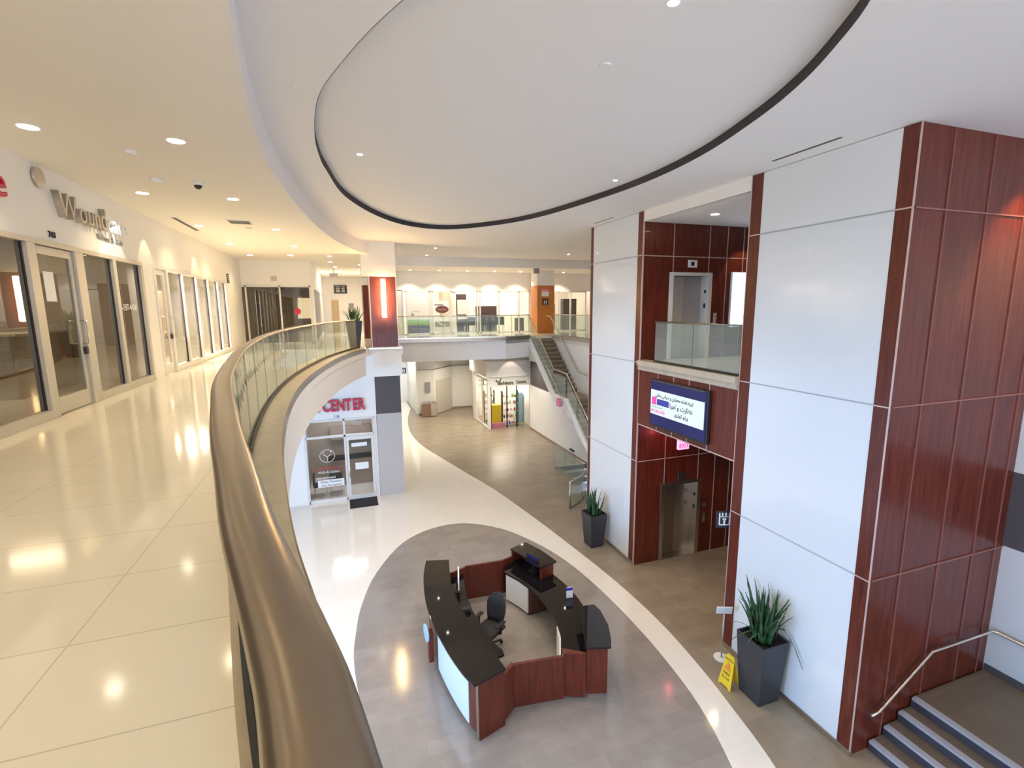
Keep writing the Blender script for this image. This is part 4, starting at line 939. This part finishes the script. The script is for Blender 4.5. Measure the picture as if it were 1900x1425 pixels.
# ================================================================== CLINIC FRONT UNDER THE GALLERY (plane y = 18.65)
YP = 18.65
e = MB(); e.box(-9.4,-1.6,YP,YP+.12,ZL,-.28); e.box(-1.6,.98,YP,YP+.12,-2.62,-.28); e.box(.90,.98,YP,YP+.12,ZL,-2.62); o = e.build('wall_clinic', 'paint'); struct(o, 'pale wall around the clinic shopfront', 'wall')
w = sempty('window_6', (-.3, YP, ZL), 'clinic shopfront with transom under the curved gallery')
e = MB()
for x in (-1.56, -.20, .87): e.box(x-.035, x+.035, YP-.03, YP+.06, ZL, -2.62)
e.box(-1.56,.87,YP-.03,YP+.06,-2.68,-2.61); e.box(-1.56,.87,YP-.03,YP+.06,-3.30,-3.22); e.box(-1.56,-.20,YP-.03,YP+.06,ZL,ZL+.13)
e.build('frame', 'aluw', w, .004)
for a, b, c, d in ((-1.52,-.24,ZL+.13,-3.30),(-1.52,-.24,-3.22,-2.68),(-.16,.83,-3.22,-2.68)): MB().box(a,b,YP+.01,YP+.018,c,d).build('glass_pane', 'glassC', w)
d = sempty('door_3', (.33, YP, ZL), 'glass clinic door above the black mat', 'door')
e = MB(); e.box(-.155,-.075,YP-.02,YP+.04,ZL+.01,-3.31); e.box(.74,.83,YP-.02,YP+.04,ZL+.01,-3.31); e.box(-.075,.74,YP-.02,YP+.04,ZL+.01,ZL+.16); e.box(-.075,.74,YP-.02,YP+.04,-3.45,-3.31); e.build('door_frame','aluw',d,.003)
MB().box(-.075,.74,YP+.01,YP+.018,ZL+.16,-3.45).build('glass_pane','glassC',d)
MB().tube([(-.10,YP-.02,ZL+.9),(-.10,YP-.09,ZL+.9),(-.10,YP-.09,ZL+1.3),(-.10,YP-.02,ZL+1.3)], .014, 8).build('door_handle','chrome',d)
o = MB().box(-.16,.84,17.72,18.60,ZL,ZL+.012).build('door_mat','mat'); tag(o,'black mat in front of the clinic door','mat')
t = thing('shop_sign', 'raised red MEDICAL CENTER letters over the clinic', 'sign', (-.6, YP, -2.2))
xx = -2.2
for ch in 'MEDICAL CENTER':
    if ch == ' ': xx += .10; continue
    g = text('letter', ch, (xx, YP-.002, -2.29), (1,0,0), (0,-1,0), .60, 'red', t, ext=.055, side='redside', xs=.66, bold=.016)
    v_ = [v.co.x for v in g.data.vertices]; xx += max(v_)-min(v_)+.022
# shift the row so that it ends at the right place
sh = .60-xx
for g in t.children: g.location.x += sh
o = text('unit_number', '118', (-.55, YP-.005, -2.56), (1,0,0), (0,-1,0), .14, 'blueink', ext=.004); tag(o, 'blue number 118 over the clinic shopfront', 'number')
yg = YP+.006
t = thing('window_lettering', 'white and red clinic lettering with tree emblem on the clinic window', 'lettering', (-.85, yg, -4.3))
text('red_line', 'Family Practice', (-1.30, yg, -4.50), (1,0,0), (0,-1,0), .155, 'red', t, ext=.001, xs=.95); text('white_line', 'Walk-In Clinic', (-1.22, yg, -4.64), (1,0,0), (0,-1,0), .13, 'white', t, ext=.001)
text('white_line', '905-597-4662', (-1.28, yg, -4.86), (1,0,0), (0,-1,0), .12, 'white', t, ext=.001)
e = MB(); ring = [(-.85+.26*math.cos(k*math.pi/16), -3.98+.24*math.sin(k*math.pi/16)) for k in range(33)]
e.tube([(a, yg, b) for a, b in ring], .010, 6); e.tube([(-.85,yg,-4.18),(-.85,yg,-4.02),(-.98,yg,-3.92),(-1.03,yg,-3.85),(-.94,yg,-3.82)], .014, 6); e.tube([(-.85,yg,-4.02),(-.72,yg,-3.92),(-.67,yg,-3.85),(-.76,yg,-3.82)], .014, 6)
e.build('tree_emblem','white',t)
t = thing('window_notice', 'white New Patients Are Accepted plate on the clinic window', 'sign', (-.77, yg, -5.02))
MB().box(-1.24,-.31,yg-.004,yg,-5.18,-4.90).build('plate','white',t); text('sign_text','New Patients',(-.77,yg-.005,-5.02),(1,0,0),(0,-1,0),.135,'ink',t,ext=.001,align='CENTER'); text('sign_text','Are Accepted',(-.77,yg-.005,-5.15),(1,0,0),(0,-1,0),.125,'ink',t,ext=.001,align='CENTER')
o = MB().box(.12,.60,yg-.004,yg,-4.62,-4.36).build('paper_notice','white'); tag(o,'white paper on the middle of the clinic door','notice')
o = MB().box(.02,.58,yg-.004,yg,-3.72,-3.58).build('paper_notice','white'); tag(o,'narrow white sticker near the top of the clinic door','notice')
o = MB().box(.10,.42,yg-.004,yg,-2.9,-2.70).build('paper_notice','dimw'); tag(o,'grey sheet in the transom over the clinic door','notice')
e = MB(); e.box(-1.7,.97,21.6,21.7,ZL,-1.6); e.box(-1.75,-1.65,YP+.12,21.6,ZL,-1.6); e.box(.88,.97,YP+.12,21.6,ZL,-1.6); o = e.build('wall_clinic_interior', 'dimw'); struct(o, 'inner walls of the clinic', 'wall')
MB().box(-1.7,.95,YP+.12,21.6,-2.3,-2.25).build('ceiling_clinic','char')['kind'] = 'structure'
t = thing('reception_counter', 'pinkish brown clinic reception counter behind the glass', 'desk', (-.1, 20.6, ZL))
MB().box(-.9,.88,20.3,20.9,ZL+1.10,ZL+1.15).build('counter_top','gtop',t); MB().box(-.85,.86,20.38,20.42,ZL,ZL+1.1).build('front_panel','tan',t)
e = MB(); e.box(-.8,.85,21.3,21.55,ZL+1.7,ZL+2.25); o = e.build('wall_cabinet','tan'); tag(o,'pinkish wall cabinet at the back of the clinic','cabinet')
e = MB(); e.box(-1.4,.85,21.52,21.59,-3.1,-2.45); o = e.build('wall_panel','brown'); tag(o,'dark brown panel high on the clinic back wall','panel')
def simple_chair(label, x, y, z, rz, m='black', group=None):
    t = thing('waiting_chair', label, 'chair', (x, y, z), group, rz)
    p = Vector((x, y, z)); c, s_ = math.cos(rz), math.sin(rz)
    def b(x0,x1,y0,y1,z0,z1):
        return MB().box(x0,x1,y0,y1,z0,z1)
    for nm, args in (('seat',(-.24,.24,-.24,.24,.40,.46)),('backrest',(-.24,.24,.21,.26,.46,.88))):
        o = b(*args); o.build(nm, m, None, .01).parent = t
    for i, j in ((-.22,-.22),(.22,-.22),(-.22,.22),(.22,.22)):
        b(i-.012,i+.012,j-.012,j+.012,0,.40).build('leg','steel',None).parent = t
    return t
simple_chair('black waiting chair just behind the clinic window, left one', -1.2, 19.5, ZL, math.pi/2, group='clinic waiting chairs')
simple_chair('black waiting chair just behind the clinic window, right one', -.62, 19.6, ZL, math.pi, group='clinic waiting chairs')
ilight(-.3, 20.1, -2.32, 30, (.95,.92,1), 1.3)

# ================================================================== FAR LOWER HALL
e = MB()
def vwall(e, a, b, z0, z1, th=.12): e.wall([a, b], -th, z0, z1)
for a, b in (((4.50,32.5),(5.55,32.3)),((5.55,32.3),(7.2,34.0)),((7.2,34.0),(8.6,33.9)),((8.6,33.9),(7.75,30.2))): vwall(e, b, a, ZL, -2.68, -.0+.12)
vwall(e, (7.95,30.1), (7.75,30.2), ZL, -1.0)
for a, b in (((4.50,32.8),(5.7,32.6)),((5.7,32.6),(7.2,34.3)),((7.2,34.3),(8.9,34.2)),): vwall(e, b, a, -2.70, -.28, .1)
e.prism([(4.50,32.5),(5.55,32.3),(7.2,34.0),(8.6,33.9),(8.9,34.2),(7.2,34.5),(5.7,32.8),(4.50,33.0)], -2.72, -2.68)
o = e.build('wall_far_lower', 'paint'); struct(o, 'white angled walls of the far lower hall', 'wall')
e = MB(); vwall(e, (4.50,38), (4.50,32.5), ZL, -.28, .1); e.box(-9.5,4.5,37.6,37.7,ZL,-.28); o = e.build('wall_far_back', 'paint'); struct(o, 'bright wall at the end of the lower hall', 'wall')
e = MB(); vwall(e, (7.19,33.98), (5.56,32.28), ZL, ZL+.11, .02); vwall(e, (8.55,33.88),(7.2,33.98), ZL, ZL+.11, .02); vwall(e,(5.55,32.28),(4.50,32.48),ZL,ZL+.11,.02)
o = e.build('baseboard_far', 'tan'); struct(o, 'dark skirting of the far lower walls', 'baseboard')
e = MB(); e.bar((5.75,32.45,-4.6),(7.05,33.82,-4.6),.03,2.3); o = e.build('door_4','pale'); struct(o,'wide pale flush door in the far lower recess','door')
t = thing('recycling_station', 'wooden three-hole recycling bin with steel side by the far lower wall', 'bin', (5.0, 32.0, ZL))
MB().box(4.62,5.20,31.75,32.2,ZL+.03,ZL+.88).build('wood_front','binw',t,.008); MB().box(5.20,5.60,31.75,32.2,ZL+.03,ZL+.88).build('steel_side','chrome',t,.008)
tp_ = MB().box(4.60,5.62,31.73,32.22,ZL+.88,ZL+.95).build('lid','steel',t,.006)
for k in range(3):
    e = MB(); e.cyl((4.80+.31*k,31.96),.09,ZL+.951,ZL+.956,16); e.build('hole','ink',tp_)
e = MB(); e.box(4.93,5.30,32.28,32.34,-4.2,-3.52); o = e.build('wall_cabinet','greyink'); tag(o,'grey notice case on the wall above the recycling bin','notice case')
wallsign('washroom_sign','black washroom sign on the bright far lower wall',(4.15,37.55,-3.3),(0,-1,0),.36,.40,'ink','wc')
# health shop
e = MB()
e.box(7.72,10.6,27.0,31.0,-2.63,-1.72)
o = e.build('wall_shop_bulkhead','paint'); struct(o,'white bulkhead over the lower health shop','wall')
e = MB(); e.box(7.95,10.6,27.6,31,-1.72,-.28); e.box(7.95,10.6,26.98,27.0,-2.63,-2.64+.0); o = e.build('wall_shop_upper','paint'); struct(o,'white wall above the health shop bulkhead','wall')
e = MB(); e.box(7.80,7.98,27.05,27.2,ZL,-2.63); e.box(10.42,10.6,27.05,27.2,ZL,-2.63); e.box(7.98,10.42,27.05,27.15,-3.22,-2.63); e.box(7.8,7.98,29.7,30.2,ZL,-2.63); o = e.build('wall_shop_front','paint'); struct(o,'white posts and sign panel of the health shop','wall')
w = sempty('window_7',(7.85,28.4,ZL),'side window of the health shop')
MB().box(7.86,7.868,27.2,29.7,ZL+.1,-2.9).build('glass_pane','glassC',w); e = MB(); e.box(7.82,7.92,27.2,29.7,ZL,ZL+.1); e.box(7.82,7.92,27.2,29.7,-2.9,-2.8); e.box(7.82,7.92,28.4,28.46,ZL+.1,-2.9); e.build('frame','aluw',w)
w = sempty('window_8',(9.2,27.1,ZL),'front window of the health shop')
MB().box(9.62,10.42,27.1,27.108,ZL+.05,-3.22).build('glass_pane','glassC',w); MB().box(7.98,9.0,27.1,27.108,ZL+.05,-3.22).build('glass_pane','glassC',w)
e = MB(); e.box(7.98,8.03,27.06,27.16,ZL,-3.22); e.box(8.98,9.03,27.06,27.16,ZL,-3.22); e.box(9.60,9.65,27.06,27.16,ZL,-3.22); e.build('frame','black',w)
t = thing('shop_sign','green leaf sign reading BioNatura Centre over the lower health shop','sign',(9.2,27.05,-2.95))
text('green_text','BioNatura',(8.42,27.04,-3.12),(1,0,0),(0,-1,0),.30,'olive',t,ext=.008,xs=.78,bold=.008); text('grey_text','Centre',(9.55,27.04,-3.10),(1,0,0),(0,-1,0),.28,'olive',t,ext=.008,xs=.80,bold=.008)
e = MB(); e.quad((8.48,27.03,-3.0),(8.56,27.03,-3.02),(8.66,27.03,-2.72),(8.60,27.03,-2.72),-.008); e.quad((8.28,27.03,-2.88),(8.40,27.03,-2.98),(8.42,27.03,-2.90),(8.34,27.03,-2.80),-.008); e.build('leaf_emblem','olive',t)
e = MB(); e.box(7.95,10.6,30.9,31.0,ZL,-2.63); e.box(10.5,10.6,27.2,31,ZL,-2.63); o = e.build('wall_shop_back','paint'); struct(o,'inner walls of the health shop','wall')
ilight(9.2, 28.6, -2.75, 90, NEUT, 1.4)
R = random.Random(4)
def shelf(label, x0, x1, y, z0, nshelf, dz, along='x'):
    t = thing('shelf_unit', label, 'shelf', ((x0+x1)/2, y, z0), 'health shop shelves')
    e = MB()
    for a in (x0, x1): e.box(a-.015, a+.015, y-.15, y+.15, z0, z0+dz*nshelf+.05)
    e.build('upright','black',t)
    for k in range(nshelf): MB().box(x0, x1, y-.15, y+.15, z0+.05+dz*k, z0+.07+dz*k).build('shelf_board','white',t)
    return t
shelf('black framed product shelf in the health shop window, left of the door gap', 8.9, 9.9, 27.75, ZL, 5, .42)
shelf('product shelf along the side window of the health shop', 8.05, 8.7, 28.8, ZL, 5, .40)
cols = ['white','olive','red','purple','blueink','tan','green','pink','black','yellow']
k_ = 0
names = {'white':'white','olive':'olive','red':'red','purple':'purple','blueink':'blue','tan':'tan','green':'green','pink':'pink','black':'black','yellow':'yellow'}
for (x0, x1, y, dz, nm) in ((8.93,9.88,27.66,.42,'window shelf of the health shop'),(8.08,8.68,28.7,.40,'side shelf of the health shop')):
    for lv in range(5):
        x = x0+.04; nth = 0
        while x < x1-.05:
            cN = R.choice(cols); r_ = R.uniform(.025,.045); hh = R.uniform(.10,.24); e = MB(); zb = ZL+.0715+dz*lv
            if R.random() < .5: e.cyl((x+r_,y),r_,zb,zb+hh*.8,10); e.cyl((x+r_,y),r_*.5,zb+hh*.8,zb+hh,8); o = e.build('bottle',cN); cat = 'bottle'
            else: e.box(x,x+2*r_,y-.05,y+.05,zb,zb+hh); o = e.build('product_box',cN); cat = 'box'
            nth += 1; tag(o,'%s %s, %s from the left on the %s level of the %s' % (names[cN],cat,['first','second','third','fourth','fifth','sixth','seventh','eighth','ninth','tenth','eleventh','twelfth','thirteenth'][nth-1],['lowest','second','middle','fourth','top'][lv],nm.replace(' of the health shop','')),cat,'health shop goods, '+nm)
            if x < 0: pass
            x += 2*r_+R.uniform(.02,.06)
def easy(nm, label, cat, box, m, bev=0):
    o = MB().box(*box).build(nm, m, None, bev); tag(o, label, cat); return o
easy('display_stand','lime green display stand inside the health shop','display',(8.2,8.75,27.5,27.8,ZL,ZL+1.35),'yellow')
easy('floor_box','pink low box on the health shop floor','box',(8.15,8.95,27.25,27.48,ZL,ZL+.28),'pink')
easy('mirror_panel','tall pale cabinet at the right of the health shop','cabinet',(9.95,10.4,28.2,28.6,ZL,ZL+1.9),'lblue')
for i,(a,b) in enumerate(((8.2,8.5),(8.62,8.98),(9.08,9.3),(9.4,9.6))):
    t = thing('picture_frame','thin framed certificate on the health shop back wall, %s from the left' % ['first','second','third','fourth'][i],'picture',((a+b)/2,30.88,-3.4),'health shop certificates')
    MB().box(a,b,30.85,30.895,-3.7,-3.35).build('frame','ink',t); MB().box(a+.03,b-.03,30.84,30.85,-3.67,-3.38).build('sheet','white',t)

# ================================================================== FAR GALLERY SHOPFRONT (y = 26.5)
YF = 26.5
e = MB(); e.box(1.6,3.05,YF,YF+.12,0,2.36); e.box(1.6,14.5,YF,YF+.12,2.32,ZC); e.box(5.66,5.92,YF,YF+.12,0,2.32); e.box(10.2,11.0,YF,YF+.12,0,2.32); o = e.build('wall_far_gallery','paint'); struct(o,'bright white wall of the far gallery shopfront','wall')
w = sempty('window_9',(7,YF,0),'white framed far gallery shopfront')
e = MB()
for x in (3.05,3.22,4.46,4.62,5.66,7.12,7.28,8.38,9.58,10.2,11.0,12.05,12.85,13.85): e.box(x-.035,x+.035,YF-.05,YF+.05,0,2.32)
e.box(3.05,13.9,YF-.05,YF+.05,2.26,2.32); e.box(3.05,13.9,YF-.05,YF+.05,0,.06); e.box(4.46,4.62,YF-.04,YF+.05,0,2.26); e.build('frame','aluw',w)
for a,b in ((3.25,4.43),(4.65,5.63),(5.95,7.09),(7.31,8.35),(8.41,9.55),(9.61,10.17),(11.03,12.02),(12.08,12.82),(12.88,13.82)): MB().box(a,b,YF+.0,YF+.008,.06,2.26).build('glass_pane','glassC',w)
e = MB(); e.box(1.7,14.5,30.3,30.4,0,ZC); o = e.build('wall_far_room','paint'); struct(o,'back wall of the bright room behind the far shopfront','wall')
e = MB(); e.box(5.72,5.8,YF+.2,30.3,0,2.6); o = e.build('wall_far_partition','dimw'); struct(o,'partition inside the far gallery shops','wall')
for x in (4.2,7.2,9.6,12.4): ilight(x, 28.3, 3.25, 85 if x < 11 else 25, NEUT, 1.5)
t = thing('window_poster','white poster with green and purple foot on the far shopfront, leftmost','poster',(3.85,YF-.02,1.2))
MB().box(3.26,4.42,YF-.02,YF-.008,.80,2.24).build('white_sheet','white',t); MB().box(3.26,4.42,YF-.022,YF-.008,.50,.80).build('green_band','green',t); MB().box(3.26,4.42,YF-.022,YF-.008,.07,.50).build('purple_band','purple',t)
e = MB(); e.box(3.72,4.38,YF-.024,YF-.02,.98,1.0); e.box(3.46,3.60,YF-.024,YF-.02,.96,1.12); e.tube([(3.5,YF-.022,1.2),(3.7,YF-.022,1.26),(3.95,YF-.022,1.2)],.01,5); e.build('line_drawing','greyink',t)
text('small_text','Family Dental Care',(3.85,YF-.024,.28),(1,0,0),(0,-1,0),.11,'silver',t,ext=.001,align='CENTER')
t = thing('window_poster','poster with a dark oval picture on the second far window','poster',(5.1,YF-.02,1.4))
MB().box(4.70,5.52,YF-.02,YF-.008,1.12,1.80).build('white_sheet','white',t)
e = MB(); e.cyl((0,0),1,0,.004,28)
for v in e.v: v.x, v.y, v.z = 5.13+v.x*.36, YF-.026+v.z, 1.33+v.y*.20
e.build('dark_oval','brown',t); text('picture_text','TEXTURE',(5.13,YF-.03,1.28),(1,0,0),(0,-1,0),.13,'pink',t,ext=.001,align='CENTER',xs=.9); MB().box(4.72,5.2,YF-.022,YF-.02,1.55,1.60).build('purple_band','purple',t)
t = thing('window_poster','black and white building poster low on the second far window','poster',(5.1,YF-.02,.5))
MB().box(4.70,5.56,YF-.02,YF-.008,.1,.92).build('white_sheet','white',t); MB().box(4.72,5.54,YF-.022,YF-.02,.38,.68).build('grey_picture','greyink',t); MB().bar((4.85,YF-.024,.65),(5.3,YF-.024,.42),.004,.05).build('roof_line','white',t)
e = MB(); e.box(5.96, 7.06, 28.8, 28.9, 0.0, 2.22); o = e.build('dark_backdrop', 'mauve'); tag(o,'added dark panel for the dim doorway behind the third far window','backdrop')  # added dark panel, stands in for the dim doorway behind the glass
o = MB().box(5.98,6.72,YF-.02,YF-.008,1.05,1.85).build('window_notice','white'); tag(o,'large white notice on the third far window','notice')
t = thing('window_notice','small purple and white notice below the large one on the third far window','notice',(6.3,YF,.95)); MB().box(5.98,6.55,YF-.02,YF-.008,.78,1.0).build('sheet','white',t); MB().box(5.98,6.5,YF-.022,YF-.02,.92,1.0).build('purple_band','purple',t)
for i,x in enumerate((6.35,6.95,7.55,8.1,8.7)):
    simple_chair('black chair inside the far gallery room, %s from the left' % ['first','second','third','fourth','fifth'][i], x, 27.4+.1*(i%2), 0, math.pi*(1 if i%2 else .95), 'blackf', 'far gallery chairs')
t = thing('meeting_table','dark table among the chairs behind the far shopfront','table',(7.6,28.2,0)); MB().box(6.9,8.5,27.9,28.6,.70,.74).build('table_top','black',t)
for a,b in ((6.95,27.95),(8.45,27.95),(6.95,28.55),(8.45,28.55)): MB().box(a-.03,a+.03,b-.03,b+.03,0,.70).build('leg','black',t)
cb = easy('storage_cabinet','dark mauve cabinet standing in the far gallery room','cabinet',(7.75,9.0,28.9,29.28,.0,1.5),'mauve')
easy('notice_box','white notice box left of the mauve cabinet','notice',(7.62,8.02,29.3,29.4,1.15,1.75),'white')
easy('armchair_block','dark armchair at the right end of the far gallery room','armchair',(9.65,10.1,27.0,27.5,0,.8),'char',.05)
easy('office_shelf','grey office shelf behind the window right of the amber-tinted pillar','shelf',(12.1,12.8,28.6,29.0,0,1.6),'greyink')
easy('dark_shelf','dark filled shelf behind the window at far right','shelf',(12.9,13.8,27.6,28.0,0,1.9),'char')
# signs on amber-tinted pillar
t = thing('paper_notice','pink and white notice near the top of the amber-tinted pillar','notice',(10.35,24.6,2.2)); MB().box(10.2,10.62,24.57,24.588,1.98,2.24).build('sheet','white',t); MB().box(10.2,10.62,24.56,24.57,2.24,2.36).build('pink_band','pink',t)
wallsign('washroom_sign','black washroom sign on the amber-tinted pillar',(10.42,24.59,1.68),(0,-1,0),.32,.32,'ink','wc')

# ================================================================== FAR STAIRS
def stairs(label, x0, x1, nodes, mt='tread', mr='riser2'):
    """nodes: (y_start, z_start, y_end, z_end, n) descending flights towards -y"""
    t = thing('staircase', label, 'stairs', ((x0+x1)/2, nodes[0][0], nodes[0][1]))
    for (ya, za, yb, zb, n) in nodes:
        dy = (yb-ya)/n; dz = (zb-za)/n
        for i in range(n):
            y1 = ya+dy*i; z1 = za+dz*(i+1)
            if i < n-1 or zb > ZL+.1: MB().box(x0+.05, x1-.05, y1+dy-.03, y1, z1-.05, z1).build('tread', mt, t)
            r = MB().box(x0+.05, x1-.05, y1-.015, y1+.0, z1, z1-dz-.05 if i else z1-dz-.13).build('riser', mr, t)
    return t
st = stairs('far open staircase with stone treads and glass sides', 8.6, 9.85, [(22.3,0,19.2,-2.38,13),(17.95,-2.38,13.75,ZL,19)])
MB().box(8.65, 9.8, 17.92, 19.2, -2.50, -2.38).build('landing', 'tread', st)
for x in (8.6,):
    e = MB()
    P = [(22.35,.02),(19.25,-2.34),(17.95,-2.36),(13.75,-5.66)]
    Q = [(y, z-.42) for y, z in P]; Q[-1] = (13.75,ZL)
    k = len(P); vs = [(x-.03,y,z) for y,z in P+Q]+[(x+.05,y,z) for y,z in P+Q]
    for i in range(k-1): e.add([vs[i],vs[i+1],vs[k+i+1],vs[k+i],vs[2*k+i],vs[2*k+i+1],vs[3*k+i+1],vs[3*k+i]], [(0,1,2,3),(7,6,5,4),(0,4,5,1),(1,5,6,2),(2,6,7,3),(3,7,4,0)])
    e.build('stringer','paint',st)
e = MB(); e.add([(8.66,22.3,-.28),(9.79,22.3,-.28),(9.79,19.2,-2.60),(8.66,19.2,-2.60),(8.66,22.3,-.34),(9.79,22.3,-.34),(9.79,19.2,-2.66),(8.66,19.2,-2.66)],[(0,1,2,3),(7,6,5,4),(0,4,5,1),(1,5,6,2),(2,6,7,3),(3,7,4,0)])
e.add([(8.66,17.95,-2.60),(9.79,17.95,-2.60),(9.79,13.8,-5.76),(8.66,13.8,-5.76),(8.66,17.95,-2.66),(9.79,17.95,-2.66),(9.79,13.8,-5.775),(8.66,13.8,-5.775)],[(0,1,2,3),(7,6,5,4),(0,4,5,1),(1,5,6,2),(2,6,7,3),(3,7,4,0)])
e.build('soffit','paint',st)
rg = thing('stair_railing','steel handrail with glass on the open side of the far stairs','railing',(8.56,19,-1))
hp = [(8.56,22.35,1.0),(8.56,22.15,.96),(8.56,19.25,-1.26),(8.56,17.95,-1.30),(8.56,13.9,-4.5)]
MB().tube(hp, .028, 10).build('handrail','steel',rg)
e = MB(); e.tube([(8.48,21.4,-.05),(8.48,19.3,-1.62),(8.48,17.2,-3.2)], .02, 8)
e.build('lower_rail','steel',rg)
def gq(e, a, b, lo, hi): # panel between path points
    e.quad((8.555,a[0],a[1]+lo),(8.555,b[0],b[1]+lo),(8.555,b[0],b[1]+hi),(8.555,a[0],a[1]+hi),.012)
def lerp(a,b,t): return (a[0]+(b[0]-a[0])*t, a[1]+(b[1]-a[1])*t)
for A,B,n in (((22.25,.05),(19.25,-2.3),3),((19.2,-2.32),(18.0,-2.34),1),((17.9,-2.38),(13.9,-5.52),4)):
    for i in range(n):
        e = MB(); gq(e, lerp(A,B,i/n+.01), lerp(A,B,(i+1)/n-.01), .02, .88); e.build('glass_panel','glassG',rg)
rg2 = thing('wall_handrail','steel handrail on the wall side of the far stairs','handrail',(9.75,19,-1))
MB().tube([(9.76,22.9,.98),(9.76,22.4,.95),(9.76,19.3,-1.45),(9.76,17.9,-1.5),(9.76,14.2,-4.4)], .022, 10).build('handrail','steel',rg2)
e = MB()
for y,z in ((21.5,.2),(20.2,-.78),(18.6,-1.52),(16.5,-2.65)): e.bar((9.76,y,z),(9.86,y,z-.06),.02)
e.build('wall_bracket','steel',rg2)
o = MB().box(8.40,8.52,18.3,18.6,-2.75,-2.45).build('pink_paper','pink'); tag(o,'pink paper stuck below the landing of the far stairs','paper')
# basement stair opening
bs = thing('basement_stairs','dark stairs descending below the far staircase','stairs',(9.5,17,ZL))
for i in range(14): MB().box(8.76,10.19,18.9-.3*(i+1),18.9-.3*i,ZL-.17*(i+1)-.1,ZL-.17*(i+1)).build('tread','char',bs)
e = MB(); e.box(8.70,8.75,13.9,19.35,ZL-2.6,ZL+.03); e.box(8.70,10.2,19.3,19.36,ZL-2.6,ZL+.03); e.box(8.7,10.25,13.8,13.9,ZL-2.6,ZL); e.box(8.7,10.25,13.8,19.3,ZL-2.7,ZL-2.6); o = e.build('wall_basement','stone'); struct(o,'kerb and walls of the basement stair opening','wall')
railing('glass_guard','glass guard with steel rail around the basement stair opening',[(8.72,19.3),(8.72,16.5)],ZL+.03,ZL+1.08,.024,.02,1.0,m='steel')
railing('glass_guard','short glass guard with an end post beside the far planter',[(7.36,15.0),(8.0,15.45),(8.70,16.2)],ZL,ZL+1.03,.024,.02,.9,m='steel')
pt = MB().tube([(7.33,14.98,ZL),(7.33,14.98,ZL+1.03)],.03,10).build('rail_post','steel'); tag(pt,'steel post ending the short guard beside the far planter','post')
e = MB(); e.box(10.14,10.24,20.5,20.9,ZL+.25,ZL+.31); o = e.build('floor_grille','ink'); tag(o,'small dark grille low on the wall under the far stairs','grille')

# ================================================================== NEAR RIGHT STAIRS
ns = thing('staircase','short stone staircase with pale nosings at the lower right','stairs',(9,3.6,ZL))
xs_ = [7.72,8.04,8.36,8.66]
for i in range(4):
    z1 = ZL+.17*(i+1); xe = xs_[i+1] if i < 3 else 10.56
    MB().box(xs_[i], xe+.03 if i < 3 else xe, 1.0, 4.64, z1-.17 if i < 3 else ZL, z1).build('tread' if i < 3 else 'landing','tread2',ns)
    MB().box(xs_[i]-.012, xs_[i], 1.0, 4.64, z1-.17, z1-.03).build('riser','riser',ns)
    MB().box(xs_[i]-.022, xs_[i]+.085, 1.0, 4.63, z1-.035, z1+.004).build('nosing','nosing',ns)
hr = thing('wall_handrail','bent steel handrail on the mahogany side of the lower right stairs','handrail',(8.5,4.5,-4.6))
MB().tube([(7.55,4.56,-5.04),(7.74,4.56,-5.03),(8.87,4.56,-4.26),(10.44,4.56,-4.27),(10.49,4.50,-4.27),(10.49,1.0,-4.27)], .024, 12).build('handrail','steel',hr)
e = MB()
for x,z in ((7.95,-4.9),(8.87,-4.28),(9.8,-4.27)): e.bar((x,4.56,z-.02),(x,4.655,z-.06),.02)
e.bar((10.49,4.0,-4.29),(10.57,4.0,-4.34),.02); e.bar((10.49,2.6,-4.29),(10.57,2.6,-4.34),.02); e.build('wall_bracket','steel',hr)
gr = thing('stair_guard','glass guard with steel rail on the near side of the lower right stairs','railing',(8.2,2.8,-4.5))
MB().tube([(7.1,2.8,-4.78),(7.60,2.8,-4.70),(8.75,2.8,-4.02),(10.4,2.8,-4.02)], .028, 12).build('handrail','steel',gr)
e = MB(); e.add([(7.62,2.79,ZL+.02),(8.7,2.79,-5.08),(8.7,2.79,-4.10),(7.62,2.79,-4.74),(7.62,2.802,ZL+.02),(8.7,2.802,-5.08),(8.7,2.802,-4.10),(7.62,2.802,-4.74)],[(0,1,2,3),(7,6,5,4),(0,4,5,1),(1,5,6,2),(2,6,7,3),(3,7,4,0)]); e.build('glass_panel','glassG',gr)
e = MB(); e.box(8.75,10.4,2.79,2.802,-5.08,-4.08); e.build('glass_panel','glassG',gr)
# clear-up: helper empties carry no geometry
